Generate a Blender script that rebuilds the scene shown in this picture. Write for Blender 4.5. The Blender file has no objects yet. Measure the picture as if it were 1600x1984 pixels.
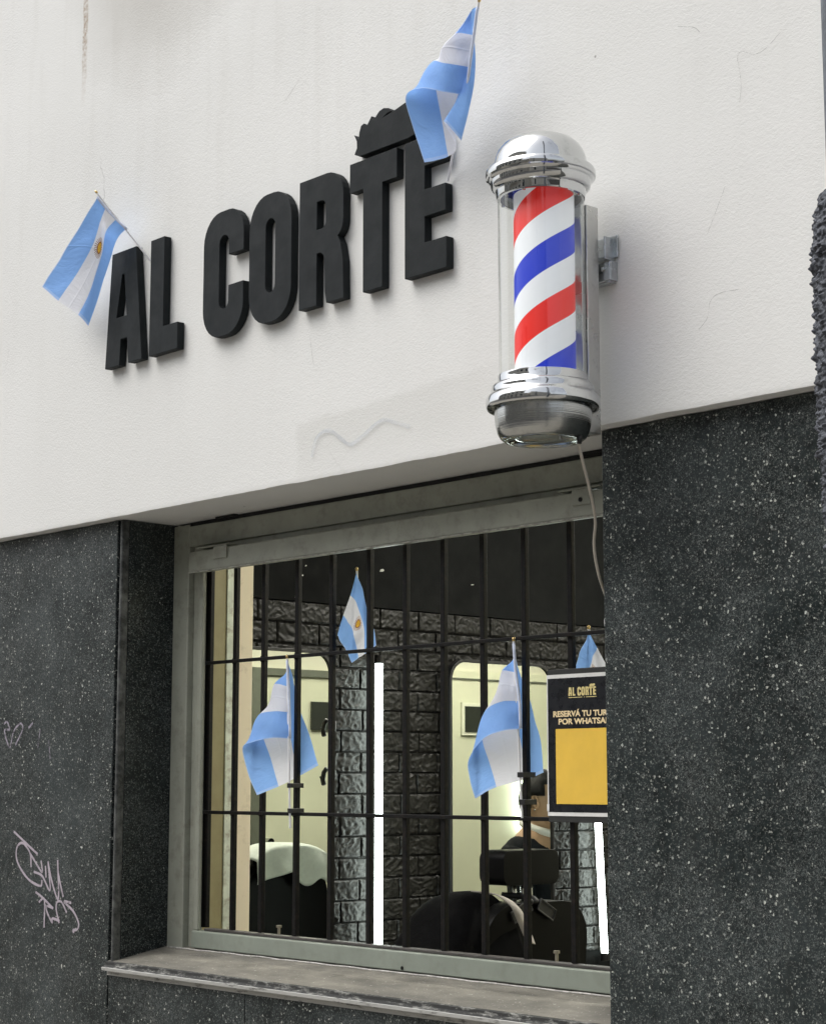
import bpy, bmesh, math, random
import numpy as np
from mathutils import Vector, Matrix, noise
from mathutils.geometry import tessellate_polygon

# ------------------------------------------------------------------ camera, world, sun, exposure
S = bpy.context.scene
COL = S.collection
cam_d = bpy.data.cameras.new('camera')
cam = bpy.data.objects.new('camera', cam_d); COL.objects.link(cam)
cam_d.sensor_fit = 'VERTICAL'; cam_d.sensor_height = 24.0; cam_d.lens = 42.94
cam_d.clip_start = 0.05; cam_d.clip_end = 400
_p, _a = math.radians(8.3808), math.radians(42.56)
_F = Vector((-math.cos(_a)*math.cos(_p), math.sin(_a)*math.cos(_p), math.sin(_p)))
_R = Vector((math.sin(_a), math.cos(_a), 0)); _U = _R.cross(_F)
cam.matrix_world = Matrix(((_R.x,_U.x,-_F.x,0),(_R.y,_U.y,-_F.y,-3.3),(_R.z,_U.z,-_F.z,1.6),(0,0,0,1)))
S.camera = cam
SUN_EL, SUN_AZ = 58.0, 215.0      # the sun is veiled, high over the street, in front of and left of the facade
w = bpy.data.worlds.new('World'); S.world = w; w.use_nodes = True
wn = w.node_tree.nodes; bg = wn['Background']; bg.inputs['Strength'].default_value = 0.15
sky = wn.new('ShaderNodeTexSky'); sky.sky_type = 'NISHITA'; sky.sun_disc = False
sky.sun_elevation = math.radians(SUN_EL); sky.sun_rotation = math.radians(SUN_AZ)
sky.air_density = 1.0; sky.dust_density = 5.0; sky.ozone_density = 1.0
hs = wn.new('ShaderNodeHueSaturation'); hs.inputs['Saturation'].default_value = .30   # thin cloud takes most of the blue out of the sky
w.node_tree.links.new(sky.outputs[0], hs.inputs['Color']); w.node_tree.links.new(hs.outputs[0], bg.inputs[0])
sd = bpy.data.lights.new('sun', 'SUN'); sd.energy = 0.6; sd.angle = math.radians(60); sd.color = (.99, 1, .955)
sun = bpy.data.objects.new('sun', sd); COL.objects.link(sun)
_sd = Vector((-.55, -1.0, 1.55)).normalized()
sun.rotation_euler = _sd.to_track_quat('Z', 'Y').to_euler(); sun.location = (-3, -6, 12)
S.view_settings.view_transform = 'Standard'; S.view_settings.look = 'None'; S.view_settings.exposure = 0.67
S.render.engine = 'CYCLES'
S.cycles.max_bounces = 8; S.cycles.transparent_max_bounces = 12; S.cycles.sample_clamp_indirect = 6
S.cycles.use_denoising = True

# ------------------------------------------------------------------ object helpers
def link(o, parent=None, base=None):
    COL.objects.link(o)
    if parent is not None: o.parent = parent
    return o
def thing(name, label, cat, loc=(0,0,0), group=None, kind=None):
    o = bpy.data.objects.new(name, None); COL.objects.link(o); o.location = loc; o.empty_display_size = .05
    return tag(o, label, cat, group, kind)
def tag(o, label=None, cat=None, group=None, kind=None):
    if label: o['label'] = label
    if cat: o['category'] = cat
    if group: o['group'] = group
    if kind: o['kind'] = kind
    return o
def absloc(o):
    v = Vector((0,0,0))
    while o is not None: v += o.location; o = o.parent
    return v
class MB:
    """collects geometry in world coordinates"""
    def __init__(s): s.v = []; s.f = []; s.uv = None
    def add(s, vs, fs):
        n = len(s.v); s.v += [tuple(x) for x in vs]; s.f += [tuple(i+n for i in f) for f in fs]; return s
    def box(s, x0, x1, y0, y1, z0, z1):
        return s.add([(x0,y0,z0),(x1,y0,z0),(x1,y1,z0),(x0,y1,z0),(x0,y0,z1),(x1,y0,z1),(x1,y1,z1),(x0,y1,z1)],
                     [(0,3,2,1),(4,5,6,7),(0,1,5,4),(1,2,6,5),(2,3,7,6),(3,0,4,7)])
    def tube(s, pts, r, n=8, cap=True):
        pts = [Vector(p) for p in pts]; rs = r if hasattr(r, '__len__') else [r]*len(pts)
        ring = []; up = None
        for i, p in enumerate(pts):
            t = (pts[min(i+1,len(pts)-1)] - pts[max(i-1,0)]).normalized()
            if up is None: up = t.orthogonal().normalized()
            up = (up - t*up.dot(t)).normalized(); b = t.cross(up)
            ring.append([p + (up*math.cos(2*math.pi*k/n) + b*math.sin(2*math.pi*k/n))*rs[i] for k in range(n)])
        vs = [q for rg in ring for q in rg]
        fs = [(i*n+k, i*n+(k+1)%n, (i+1)*n+(k+1)%n, (i+1)*n+k) for i in range(len(pts)-1) for k in range(n)]
        if cap: fs += [tuple(range(n))[::-1], tuple((len(pts)-1)*n+k for k in range(n))]
        return s.add(vs, fs)
    def lathe(s, prof, c, n=64, close=True):
        vs = []; m = len(prof)
        for r, z in prof:
            for k in range(n):
                a = 2*math.pi*k/n; vs.append((c[0]+r*math.cos(a), c[1]+r*math.sin(a), c[2]+z))
        fs = [(i*n+k, i*n+(k+1)%n, (i+1)*n+(k+1)%n, (i+1)*n+k) for i in range(m-1) for k in range(n)]
        if close: fs += [tuple(range(n))[::-1], tuple((m-1)*n+k for k in range(n))]
        return s.add(vs, fs)
    def prism(s, outer, y0, y1, holes=()):
        """outline in (x, z), extruded from y0 (front) to y1"""
        loops = [list(outer)] + [list(h) for h in holes]
        tri = tessellate_polygon([[Vector((x, z, 0)) for x, z in L] for L in loops])
        flat = [p for L in loops for p in L]; n = len(flat)
        vs = [(x, y0, z) for x, z in flat] + [(x, y1, z) for x, z in flat]
        fs = []
        for a, b, c in tri:
            A, B, Cc = flat[a], flat[b], flat[c]
            if (B[0]-A[0])*(Cc[1]-A[1]) - (B[1]-A[1])*(Cc[0]-A[0]) < 0: b, c = c, b
            fs.append((a, b, c)); fs.append((a+n, c+n, b+n))
        o = 0
        for L in loops:
            m = len(L)
            for i in range(m):
                j = (i+1) % m; fs.append((o+i, o+i+n, o+j+n, o+j))
            o += m
        return s.add(vs, fs)
    def build(s, name, m, parent=None, smooth=False, bevel=0, seg=2, solid=0, sub=0, kind=None, uvs=None, fixn=True, auto=None):
        off = absloc(parent) if parent is not None else Vector((0,0,0))
        me = bpy.data.meshes.new(name)
        me.from_pydata([(v[0]-off.x, v[1]-off.y, v[2]-off.z) for v in s.v], [], s.f)
        if fixn:
            bm = bmesh.new(); bm.from_mesh(me); bmesh.ops.recalc_face_normals(bm, faces=bm.faces); bm.to_mesh(me); bm.free()
        if uvs is not None:
            ul = me.uv_layers.new(name='UVMap')
            for lp in me.loops: ul.data[lp.index].uv = uvs[lp.vertex_index]
        me.materials.append(m)
        if smooth: me.shade_smooth()
        if auto is not None: me.shade_smooth(); me.set_sharp_from_angle(angle=math.radians(auto))
        o = bpy.data.objects.new(name, me); link(o, parent)
        if solid: md = o.modifiers.new('solid', 'SOLIDIFY'); md.thickness = solid; md.offset = 0
        if bevel:
            md = o.modifiers.new('bevel', 'BEVEL'); md.width = bevel; md.segments = seg; md.limit_method = 'ANGLE'; md.angle_limit = math.radians(35)
        if sub: md = o.modifiers.new('sub', 'SUBSURF'); md.levels = sub; md.render_levels = sub
        if kind: o['kind'] = kind
        return o
def cat_rom(pts, n):
    pts = [Vector(p) for p in pts]; P = [2*pts[0]-pts[1]] + pts + [2*pts[-1]-pts[-2]]; out = []
    m = len(pts)-1
    for i in range(n+1):
        t = i/n*m; k = min(int(t), m-1); u = t-k
        a, b, c, d = P[k], P[k+1], P[k+2], P[k+3]
        out.append(.5*((2*b) + (c-a)*u + (2*a-5*b+4*c-d)*u*u + (-a+3*b-3*c+d)*u**3))
    return out
def rrect(x0, x1, z0, z1, r, n=6):
    out = []
    for cx, cz, a0 in ((x1-r,z1-r,0),(x0+r,z1-r,90),(x0+r,z0+r,180),(x1-r,z0+r,270)):
        for k in range(n+1):
            a = math.radians(a0+90*k/n); out.append((cx+r*math.cos(a), cz+r*math.sin(a)))
    return out

# ------------------------------------------------------------------ material helpers
class NT:
    def __init__(s, name, color=(.5,.5,.5), rough=.6, metal=0.0, spec=.5):
        s.m = bpy.data.materials.new(name); s.m.use_nodes = True; s.t = s.m.node_tree; s.b = s.t.nodes['Principled BSDF']
        s.b.inputs['Base Color'].default_value = (*color, 1); s.b.inputs['Roughness'].default_value = rough
        s.b.inputs['Metallic'].default_value = metal; s.b.inputs['Specular IOR Level'].default_value = spec
        s._pos = None
    def set(s, sock, v):
        if hasattr(v, 'is_output') or isinstance(v, bpy.types.NodeSocket): s.t.links.new(v, sock)
        elif isinstance(v, (tuple, list)) and len(v) == 3 and sock.type == 'RGBA': sock.default_value = (*v, 1)
        else: sock.default_value = v
    def pos(s):
        if s._pos is None: s._pos = s.t.nodes.new('ShaderNodeNewGeometry').outputs['Position']
        return s._pos
    def obj(s): return s.t.nodes.new('ShaderNodeTexCoord').outputs['Object']
    def uv(s): return s.t.nodes.new('ShaderNodeTexCoord').outputs['UV']
    def math(s, op, a, b=0.0, c=None, clamp=False):
        n = s.t.nodes.new('ShaderNodeMath'); n.operation = op; n.use_clamp = clamp
        s.set(n.inputs[0], a); s.set(n.inputs[1], b)
        if c is not None: s.set(n.inputs[2], c)
        return n.outputs[0]
    def vm(s, op, a, b):
        n = s.t.nodes.new('ShaderNodeVectorMath'); n.operation = op; s.set(n.inputs[0], a); s.set(n.inputs[1], b); return n.outputs[0]
    def xyz(s, v):
        n = s.t.nodes.new('ShaderNodeSeparateXYZ'); s.set(n.inputs[0], v); return n.outputs
    def comb(s, x, y, z):
        n = s.t.nodes.new('ShaderNodeCombineXYZ'); s.set(n.inputs[0], x); s.set(n.inputs[1], y); s.set(n.inputs[2], z); return n.outputs[0]
    def noise(s, v, scale, detail=3, rough=.5, dist=0, out=0):
        n = s.t.nodes.new('ShaderNodeTexNoise'); s.set(n.inputs['Vector'], v); n.inputs['Scale'].default_value = scale
        n.inputs['Detail'].default_value = detail; n.inputs['Roughness'].default_value = rough; n.inputs['Distortion'].default_value = dist
        return n.outputs[out]
    def voro(s, v, scale, feature='F1', rnd=1):
        n = s.t.nodes.new('ShaderNodeTexVoronoi'); n.feature = feature; s.set(n.inputs['Vector'], v); n.inputs['Scale'].default_value = scale
        n.inputs['Randomness'].default_value = rnd
        return n.outputs
    def ramp(s, x, a, b, lo=0.0, hi=1.0):
        n = s.t.nodes.new('ShaderNodeMapRange'); n.clamp = True; s.set(n.inputs[0], x)
        for i, q in enumerate((a, b, lo, hi)): s.set(n.inputs[i+1], q)
        return n.outputs[0]
    def mix(s, f, a, b, mode='MIX'):
        n = s.t.nodes.new('ShaderNodeMix'); n.data_type = 'RGBA'; n.blend_type = mode
        s.set(n.inputs[0], f); s.set(n.inputs[6], a); s.set(n.inputs[7], b); return n.outputs[2]
    def bump(s, h, strength=.5, dist=.01, prev=None):
        n = s.t.nodes.new('ShaderNodeBump'); n.inputs['Strength'].default_value = strength; n.inputs['Distance'].default_value = dist
        s.set(n.inputs['Height'], h)
        if prev is not None: s.set(n.inputs['Normal'], prev)
        s.set(s.b.inputs['Normal'], n.outputs[0]); return n.outputs[0]
    def col(s, v): s.set(s.b.inputs['Base Color'], v)
    def rough(s, v): s.set(s.b.inputs['Roughness'], v)

def m_paint(name, color, rough=.55, var=.12, bump=.15, scale=14, dirt=None, dirt_amt=.3, metal=0, world=False, spec=.5):
    n = NT(name, color, rough, metal, spec); v = n.pos() if world else n.obj()
    a = n.noise(v, scale, 5, .6); c = n.mix(n.ramp(a, .3, .7), tuple(x*(1-var) for x in color), tuple(min(1, x*(1+var)) for x in color))
    if dirt: c = n.mix(n.math('MULTIPLY', n.ramp(n.noise(v, scale*2.3, 6, .65), .5, .72), dirt_amt), c, dirt)
    n.col(c); n.rough(n.ramp(n.noise(v, scale*3, 3), .3, .7, max(0, rough-.08), min(1, rough+.1)))
    if bump: n.bump(n.noise(v, scale*12, 3), bump, .002)
    return n.m
def m_plain(name, color, rough=.6, metal=0, spec=.5):
    return m_paint(name, color, rough, .08, .08, 20, metal=metal)
def m_emit(name, color, strength):
    n = NT(name, color, .4); n.b.inputs['Emission Color'].default_value = (*color, 1); n.b.inputs['Emission Strength'].default_value = strength
    return n.m

# white rolled stucco of the upper facade
def m_stucco(soffit=False):
    n = NT('white_stucco', (.72,.72,.7), .75); P = n.pos(); x, y, z = n.xyz(P)
    base = n.mix(n.ramp(n.noise(P, .9, 4, .55), .3, .7), (.660,.662,.645), (.725,.728,.712))
    Pv = n.comb(n.math('MULTIPLY', x, 9.0), y, n.math('MULTIPLY', z, .8))
    streak = n.math('MULTIPLY', n.ramp(n.noise(Pv, 1.6, 5, .6), .5, .78), n.ramp(z, 2.7, 4.1, .06, .28))
    base = n.mix(streak, base, (.50,.49,.455))
    # dirty bloom and rust run below the top left
    bx = n.math('SUBTRACT', x, -4.86); bz = n.math('SUBTRACT', z, 4.42)
    d = n.math('SQRT', n.math('ADD', n.math('MULTIPLY', n.math('MULTIPLY', bx, bx), .9), n.math('MULTIPLY', n.math('MULTIPLY', bz, bz), .8)))
    d = n.math('ADD', d, n.math('MULTIPLY', n.noise(P, 6, 4), .14))
    base = n.mix(n.ramp(d, .6, .18, 0, .62), base, (.30,.28,.24))
    xr = n.math('ADD', x, n.math('MULTIPLY', n.math('SUBTRACT', n.noise(P, 14, 4), .5), .02))
    rr = n.math('ABSOLUTE', n.math('ADD', xr, 5.297))
    run = n.math('MULTIPLY', n.ramp(rr, .0185, .010), n.ramp(z, 3.93, 4.2))
    run = n.math('MULTIPLY', run, n.ramp(n.noise(P, 55, 4, .7), .36, .6))
    base = n.mix(n.math('MULTIPLY', run, .8), base, (.30,.21,.13))
    # repainted patch with its own greyer tone
    px = n.math('ADD', x, n.math('MULTIPLY', n.noise(P, 9, 3), .05)); pz = n.math('ADD', z, n.math('MULTIPLY', n.noise(P, 7, 3), .05))
    top = n.math('ADD', 2.66, n.math('MULTIPLY', n.math('ADD', px, 4.05), .05))
    patch = n.math('MULTIPLY', n.math('MULTIPLY', n.ramp(px, -4.075, -4.055), n.ramp(px, -3.10, -3.45)), n.math('MULTIPLY', n.ramp(n.math('SUBTRACT', top, pz), -.004, .012), n.ramp(pz, 2.46, 2.60)))
    base = n.mix(n.math('MULTIPLY', patch, .55), base, (.60,.60,.575))
    # small chips and specks
    vo = n.voro(P, 5.5); r = n.xyz(vo['Color'])[0]
    sp = n.math('MULTIPLY', n.ramp(vo['Distance'], .030, .016), n.math('GREATER_THAN', r, .55))
    base = n.mix(n.math('MULTIPLY', sp, .75), base, (.16,.15,.14))
    # hairline cracks
    Pd = n.vm('ADD', P, n.vm('MULTIPLY', n.noise(P, 5, 4, .6, out=1), (.16,.16,.16)))
    ce = n.voro(Pd, 1.15, 'DISTANCE_TO_EDGE')['Distance']
    ck = n.math('MULTIPLY', n.ramp(ce, .0035, .001), n.ramp(n.noise(P, 2.1, 2), .60, .66))
    base = n.mix(n.math('MULTIPLY', ck, .45), base, (.25,.24,.23))
    n.col(base)
    Ps = n.comb(n.math('MULTIPLY', x, .62), y, z)
    h = n.math('ADD', n.math('MULTIPLY', n.noise(Ps, 150, 3, .55, .4), .8), n.math('MULTIPLY', n.noise(P, 42, 3), .45))
    h = n.math('MULTIPLY', h, n.ramp(n.noise(P, 1.3, 2), .35, .65, .55, 1.1))
    b = n.bump(h, .34, .004)
    n.bump(n.noise(P, 420, 2), .25, .0012, b)
    n.rough(.72)
    return n.m
# polished black terrazzo slabs
def m_terrazzo():
    n = NT('black_terrazzo', (.03,.03,.03), .35, spec=.22); P = n.pos(); z = n.xyz(P)[2]; x = n.xyz(P)[0]
    wn_ = n.noise(P, 130, 2, .5, out=1)
    Pd = n.vm('ADD', P, n.vm('MULTIPLY', n.vm('SUBTRACT', wn_, (.5,.5,.5)), (.012,.012,.012)))
    c = n.mix(n.ramp(n.noise(P, 60, 4, .7), .35, .65), (.004,.006,.006), (.018,.025,.025))
    v1 = n.voro(Pd, 230); r1 = n.xyz(v1['Color'])
    c = n.mix(n.math('MULTIPLY', n.math('GREATER_THAN', r1[0], .60), n.ramp(v1['Distance'], .55, .40)), c, n.mix(r1[1], (.030,.034,.033), (.15,.16,.15)))
    # thin crystalline scratches
    rg = n.math('ABSOLUTE', n.math('SUBTRACT', n.noise(Pd, 105, 2, .5, 1.2), .5))
    wk = n.math('MULTIPLY', n.ramp(rg, .028, .008), n.ramp(n.noise(P, 7, 4), .36, .60))
    c = n.mix(n.math('MULTIPLY', wk, .62), c, (.20,.215,.21))
    for sc, th, lo, hi, dd in ((115, .80, (.10,.11,.10), (.50,.51,.46), .36), (62, .80, (.09,.10,.10), (.58,.60,.55), .29), (28, .93, (.2,.2,.2), (.62,.63,.57), .16)):
        v2 = n.voro(Pd, sc); r2 = n.xyz(v2['Color'])
        k = n.math('MULTIPLY', n.math('GREATER_THAN', r2[0], th), n.ramp(n.math('ADD', v2['Distance'], n.math('MULTIPLY', r2[1], .10)), dd, dd-.07))
        c = n.mix(k, c, n.mix(r2[2], lo, hi))
    v3 = n.voro(Pd, 75); r3 = n.xyz(v3['Color'])
    c = n.mix(n.math('MULTIPLY', n.math('GREATER_THAN', r3[1], .93), n.ramp(v3['Distance'], .36, .28)), c, (.006,.006,.007))
    # dusty, handled zones
    dz = n.math('MULTIPLY', n.ramp(n.noise(P, 2.3, 5, .6), .45, .75), .22)
    c = n.mix(dz, c, (.105,.125,.130))
    Pv = n.comb(n.math('MULTIPLY', x, 7.0), n.xyz(P)[1], n.math('MULTIPLY', z, .8))
    c = n.mix(n.math('MULTIPLY', n.ramp(n.noise(Pv, 2, 5, .6), .55, .78), .16), c, (.085,.088,.08))
    n.col(c); n.rough(n.ramp(n.noise(P, 5, 4), .35, .7, .30, .55))
    n.bump(n.noise(Pd, 160, 3), .18, .0015)
    return n.m
def m_metal(name, color, rough, dents=0.0, brushed=0.0):
    n = NT(name, color, rough, 1.0); v = n.obj()
    n.rough(n.ramp(n.noise(v, 18, 4), .35, .7, rough*.6, rough*1.7))
    n.col(n.mix(n.ramp(n.noise(v, 30, 5, .7), .55, .75), color, tuple(x*.72 for x in color)))
    if dents: n.bump(n.noise(v, 11, 2), dents, .01)
    if brushed:
        z = n.xyz(v)[2]; n.bump(n.noise(n.comb(0.0, 0.0, n.math('MULTIPLY', z, 1.0)), 260, 3), brushed, .002)
    return n.m
def m_fabric_flag():
    n = NT('flag_cloth', (.7,.7,.72), .75); uv = n.uv(); u, v, _ = n.xyz(uv)
    st = n.math('LESS_THAN', n.math('ABSOLUTE', n.math('SUBTRACT', v, .5)), 1/6)
    dx = n.math('MULTIPLY', n.math('SUBTRACT', u, .48), 1.5); dy = n.math('SUBTRACT', v, .5)
    d = n.math('SQRT', n.math('ADD', n.math('MULTIPLY', dx, dx), n.math('MULTIPLY', dy, dy)))
    ang = n.math('ARCTAN2', dy, dx)
    ray = n.math('GREATER_THAN', n.math('SINE', n.math('MULTIPLY', ang, 26.0)), -.15)
    blue = n.mix(n.noise(n.obj(), 40, 3), (.245,.470,.92), (.27,.50,.94))
    c = n.mix(st, blue, (.80,.81,.86))
    c = n.mix(n.math('MULTIPLY', n.math('MULTIPLY', n.math('LESS_THAN', d, .140), ray), n.ramp(d, .140, .08, .6, 1)), c, (.30,.13,.04))
    c = n.mix(n.math('LESS_THAN', d, .082), c, (.30,.12,.03))
    c = n.mix(n.math('LESS_THAN', d, .062), c, (.80,.47,.05))
    face = n.math('MULTIPLY', n.ramp(n.noise(n.vm('MULTIPLY', uv, (60.,45.,1.)), 1, 2), .52, .6), n.math('LESS_THAN', d, .045))
    c = n.mix(n.math('MULTIPLY', face, .7), c, (.35,.17,.03))
    hem = n.math('GREATER_THAN', n.math('MAXIMUM', n.math('ABSOLUTE', n.math('SUBTRACT', v, .5)), n.math('SUBTRACT', u, .492)), .488)
    c = n.mix(n.math('MULTIPLY', hem, .35), c, n.mix(.5, c, (.95,.95,1.0)))
    cr = n.math('ADD', n.ramp(n.math('ABSOLUTE', n.math('SUBTRACT', u, .52)), 0, .012, 1, 0), n.ramp(n.math('ABSOLUTE', n.math('SUBTRACT', v, .50)), 0, .015, .7, 0))
    wr = n.noise(n.vm('MULTIPLY', uv, (7., 2.5, 1.)), 1.0, 4, .6, .6)
    n.col(c); b0 = n.bump(n.math('ADD', cr, n.math('MULTIPLY', wr, 5.0)), .55, .0022); n.bump(n.noise(n.obj(), 900, 1), .15, .0005, b0)
    tr = n.t.nodes.new('ShaderNodeBsdfTranslucent'); n.set(tr.inputs[0], c)
    ms = n.t.nodes.new('ShaderNodeMixShader'); ms.inputs[0].default_value = .38
    n.t.links.new(n.b.outputs[0], ms.inputs[1]); n.t.links.new(tr.outputs[0], ms.inputs[2])
    n.t.links.new(ms.outputs[0], n.t.nodes['Material Output'].inputs[0])
    return n.m
def m_glass(name, tint=(1,1,1), k=1.0):
    n = NT(name); t = n.t
    tp = t.nodes.new('ShaderNodeBsdfTransparent'); tp.inputs[0].default_value = (*tint, 1)
    gl = t.nodes.new('ShaderNodeBsdfGlossy'); gl.inputs['Roughness'].default_value = .015
    lw = t.nodes.new('ShaderNodeFresnel'); lw.inputs[0].default_value = 1.5
    ms = t.nodes.new('ShaderNodeMixShader'); ge = t.nodes.new('ShaderNodeNewGeometry')
    fr = n.math('MULTIPLY', lw.outputs[0], k, clamp=True); t.links.new(n.math('MULTIPLY', fr, n.math('SUBTRACT', 1.0, ge.outputs['Backfacing'])), ms.inputs[0])
    t.links.new(tp.outputs[0], ms.inputs[1]); t.links.new(gl.outputs[0], ms.inputs[2])
    t.links.new(ms.outputs[0], t.nodes['Material Output'].inputs[0]); return n.m
def m_stripes():
    n = NT('barber_stripes', (.8,.8,.8), .35); x, y, z = n.xyz(n.pos())
    th = n.math('ARCTAN2', n.math('SUBTRACT', y, -.2), n.math('SUBTRACT', x, POLE[0]))
    q = n.math('SUBTRACT', n.math('DIVIDE', z, .286), n.math('DIVIDE', th, 2*math.pi))
    f = n.math('FRACT', n.math('ADD', q, .132 + 10))      # 0..0.25 blue, .25-.5 white above, .5-.75 red, .75-1 white
    blue = n.math('LESS_THAN', f, .25); red = n.math('MULTIPLY', n.math('GREATER_THAN', f, .5), n.math('LESS_THAN', f, .75))
    c = n.mix(blue, (.74,.76,.80), (.010,.035,.52)); c = n.mix(red, c, (.74,.020,.014))
    n.set(n.b.inputs['Emission Color'], c); n.b.inputs['Emission Strength'].default_value = .17   # the lamp inside the drum is on
    n.col(c); return n.m
POLE = (-2.922, -.2)
M = {}
M['stucco'] = m_stucco(); M['terrazzo'] = m_terrazzo()
M['grout'] = m_paint('dusty_grout', (.20,.21,.20), .9, .3, .4, 30, world=True)
M['plaster'] = m_paint('plain_plaster', (.42,.41,.38), .9, .1, .3, 3, world=True)
M['letter'] = m_paint('black_foam_letter', (.0090,.0120,.0135), .62, .10, .2, 6, dirt=(.024,.027,.028), dirt_amt=.25, spec=.22)
M['frame'] = m_paint('grey_green_enamel', (.300,.312,.262), .42, .10, .12, 9, dirt=(.12,.11,.085), dirt_amt=.45, world=True)
M['frame_low'] = m_paint('grey_green_enamel_rail', (.235,.262,.222), .45, .08, .12, 9, dirt=(.14,.14,.115), dirt_amt=.3, world=True)
M['bar'] = m_paint('dark_painted_iron', (.005,.005,.005), .42, .3, .3, 30, dirt=(.035,.024,.018), dirt_amt=.45, world=True, spec=.2)
M['chrome'] = m_metal('polished_chrome', (.63,.64,.64), .055, .30)
M['steel'] = m_metal('spun_steel', (.50,.51,.50), .15, .12, .35)
M['zinc'] = m_metal('galvanised_zinc', (.55,.58,.60), .28, .3)
M['glass'] = m_glass('clear_acrylic', (.97,.98,.97), 1.25)
M['flag'] = m_fabric_flag(); M['stripes'] = m_stripes()
M['stick'] = m_plain('white_plastic_stick', (.80,.80,.82), .35)
M['brass'] = m_metal('brass_knob', (.75,.55,.25), .25)
M['black'] = m_plain('black_plastic', (.012,.012,.013), .4)
M['leather'] = m_paint('black_leatherette', (.0035,.0035,.0037), .38, .2, .25, 30, spec=.14)
M['cable'] = m_plain('beige_cable', (.50,.46,.40), .5)

# ================================================================== STREET (behind the camera: it lights the facade and shows in the chrome)
def ground():
    MB().box(-60,60,-60,-4.6,-.22,-.12).build('road', m_paint('asphalt', (.07,.07,.072), .85, .25, .5, 3, world=True), kind='structure')
    n = NT('pavement_tiles', (.40,.39,.37), .8); P = n.pos(); br = n.t.nodes.new('ShaderNodeTexBrick'); n.set(br.inputs['Vector'], P)
    br.offset = 0; br.inputs['Scale'].default_value = 1; br.inputs['Brick Width'].default_value = .4; br.inputs['Row Height'].default_value = .4
    br.inputs['Mortar Size'].default_value = .008
    n.set(br.inputs['Color1'], (.27,.25,.215)); n.set(br.inputs['Color2'], (.30,.28,.245)); n.set(br.inputs['Mortar'], (.1,.1,.095))
    n.col(n.mix(n.ramp(n.noise(P, 2.5, 5), .4, .7, 0, .4), br.outputs[0], (.14,.135,.12)))
    MB().box(-60,60,-4.6,.02,-.25,0).build('pavement', n.m, kind='structure', bevel=.01)
    MB().box(-60,60,-14.5,-11.2,-.25,-.004).build('far_pavement', n.m, kind='structure')
ground()
def opposite():
    b = thing('opposite_building', 'pale apartment block across the street, mirrored in the chrome cap', 'building', (-6,-14.5,0))
    wall = m_paint('beige_render', (.55,.52,.46), .9, .1, .3, 1.5, world=True)
    gl = NT('dark_window_glass', (.02,.025,.03), .08).m; fr = m_plain('white_window_frame', (.6,.6,.58), .5)
    MB().box(-26,-1.5,-24,-14.5,0,11).box(2.5,20,-24,-14.5,0,9.5).box(-1.5,2.5,-24,-17,0,8).build('wall', wall, b)
    MB().box(-26.2,-1.3,-24,-14.3,11,11.4).build('cornice', fr, b)
    for i in range(9):
        for j in range(3):
            x = -24.5+i*3.0 if i < 8 else 5
            if -3.2 < x < 2.6: x = 8
            z = 1.0+j*3.3
            f = MB().box(x,x+1.5,-14.495,-14.40,z,z+2.0).build('window', fr, b)
            MB().box(x+.1,x+1.4,-14.42,-14.38,z+.1,z+1.9).build('pane', gl, f)
    for j in range(2):
        MB().box(-24.6,-4,-14.5,-13.5,3.9+j*3.3,4.05+j*3.3).build('balcony', fr, b)
opposite()

# ================================================================== THE BARBERSHOP BUILDING
B = thing('barbershop_building', 'white stucco shop front above black terrazzo cladding with a deep window', 'building', (-4,0,0))
def upper_wall():
    # front face as a slightly wavy sheet with an uneven lower edge, closed to a slab behind
    mb = MB(); x0, x1, z0, z1 = -12.0, 3.0, 2.459, 9.0
    xs = [x0 + (x1-x0)*i/480 for i in range(481)]; zs = [0, .006, .014, .05, .3, 1, 2.2, 4, 6.541]
    nz = len(zs); vs = []; fs = []
    for x in xs:
        e = noise.noise(Vector((x*9, 0, 0)))*.0022 + noise.noise(Vector((x*38, 3, 0)))*.0012
        for k, dz in enumerate(zs):
            y = noise.noise(Vector((x*.8, 5, dz*.8)))*.004
            if k == 0: y += .0008
            vs.append((x, y if k < nz-1 else 0, z0 + dz + (e if k < 3 else 0)))
    for i in range(len(xs)-1):
        for k in range(nz-1):
            a = i*nz+k; fs.append((a, a+nz, a+nz+1, a+1))
    mb.add(vs, fs); n0 = len(vs)
    # soffit strip joined to the lower edge, reaching back to the window head
    bv = [(x, .46, z0-.004+noise.noise(Vector((x*4,9,0)))*.0015) for x in xs]; mb.v += bv
    mb.f += [(i*nz, n0+i, n0+i+1, (i+1)*nz) for i in range(len(xs)-1)]
    o = mb.build('upper_wall', M['stucco'], B, fixn=True, auto=40)
    MB().box(x0,x1,.06,.46,z0+.004,9.0).build('wall_core', M['plaster'], B)
upper_wall()
CL, CR = -5.058, -2.957      # the corners of the window recess
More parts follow.
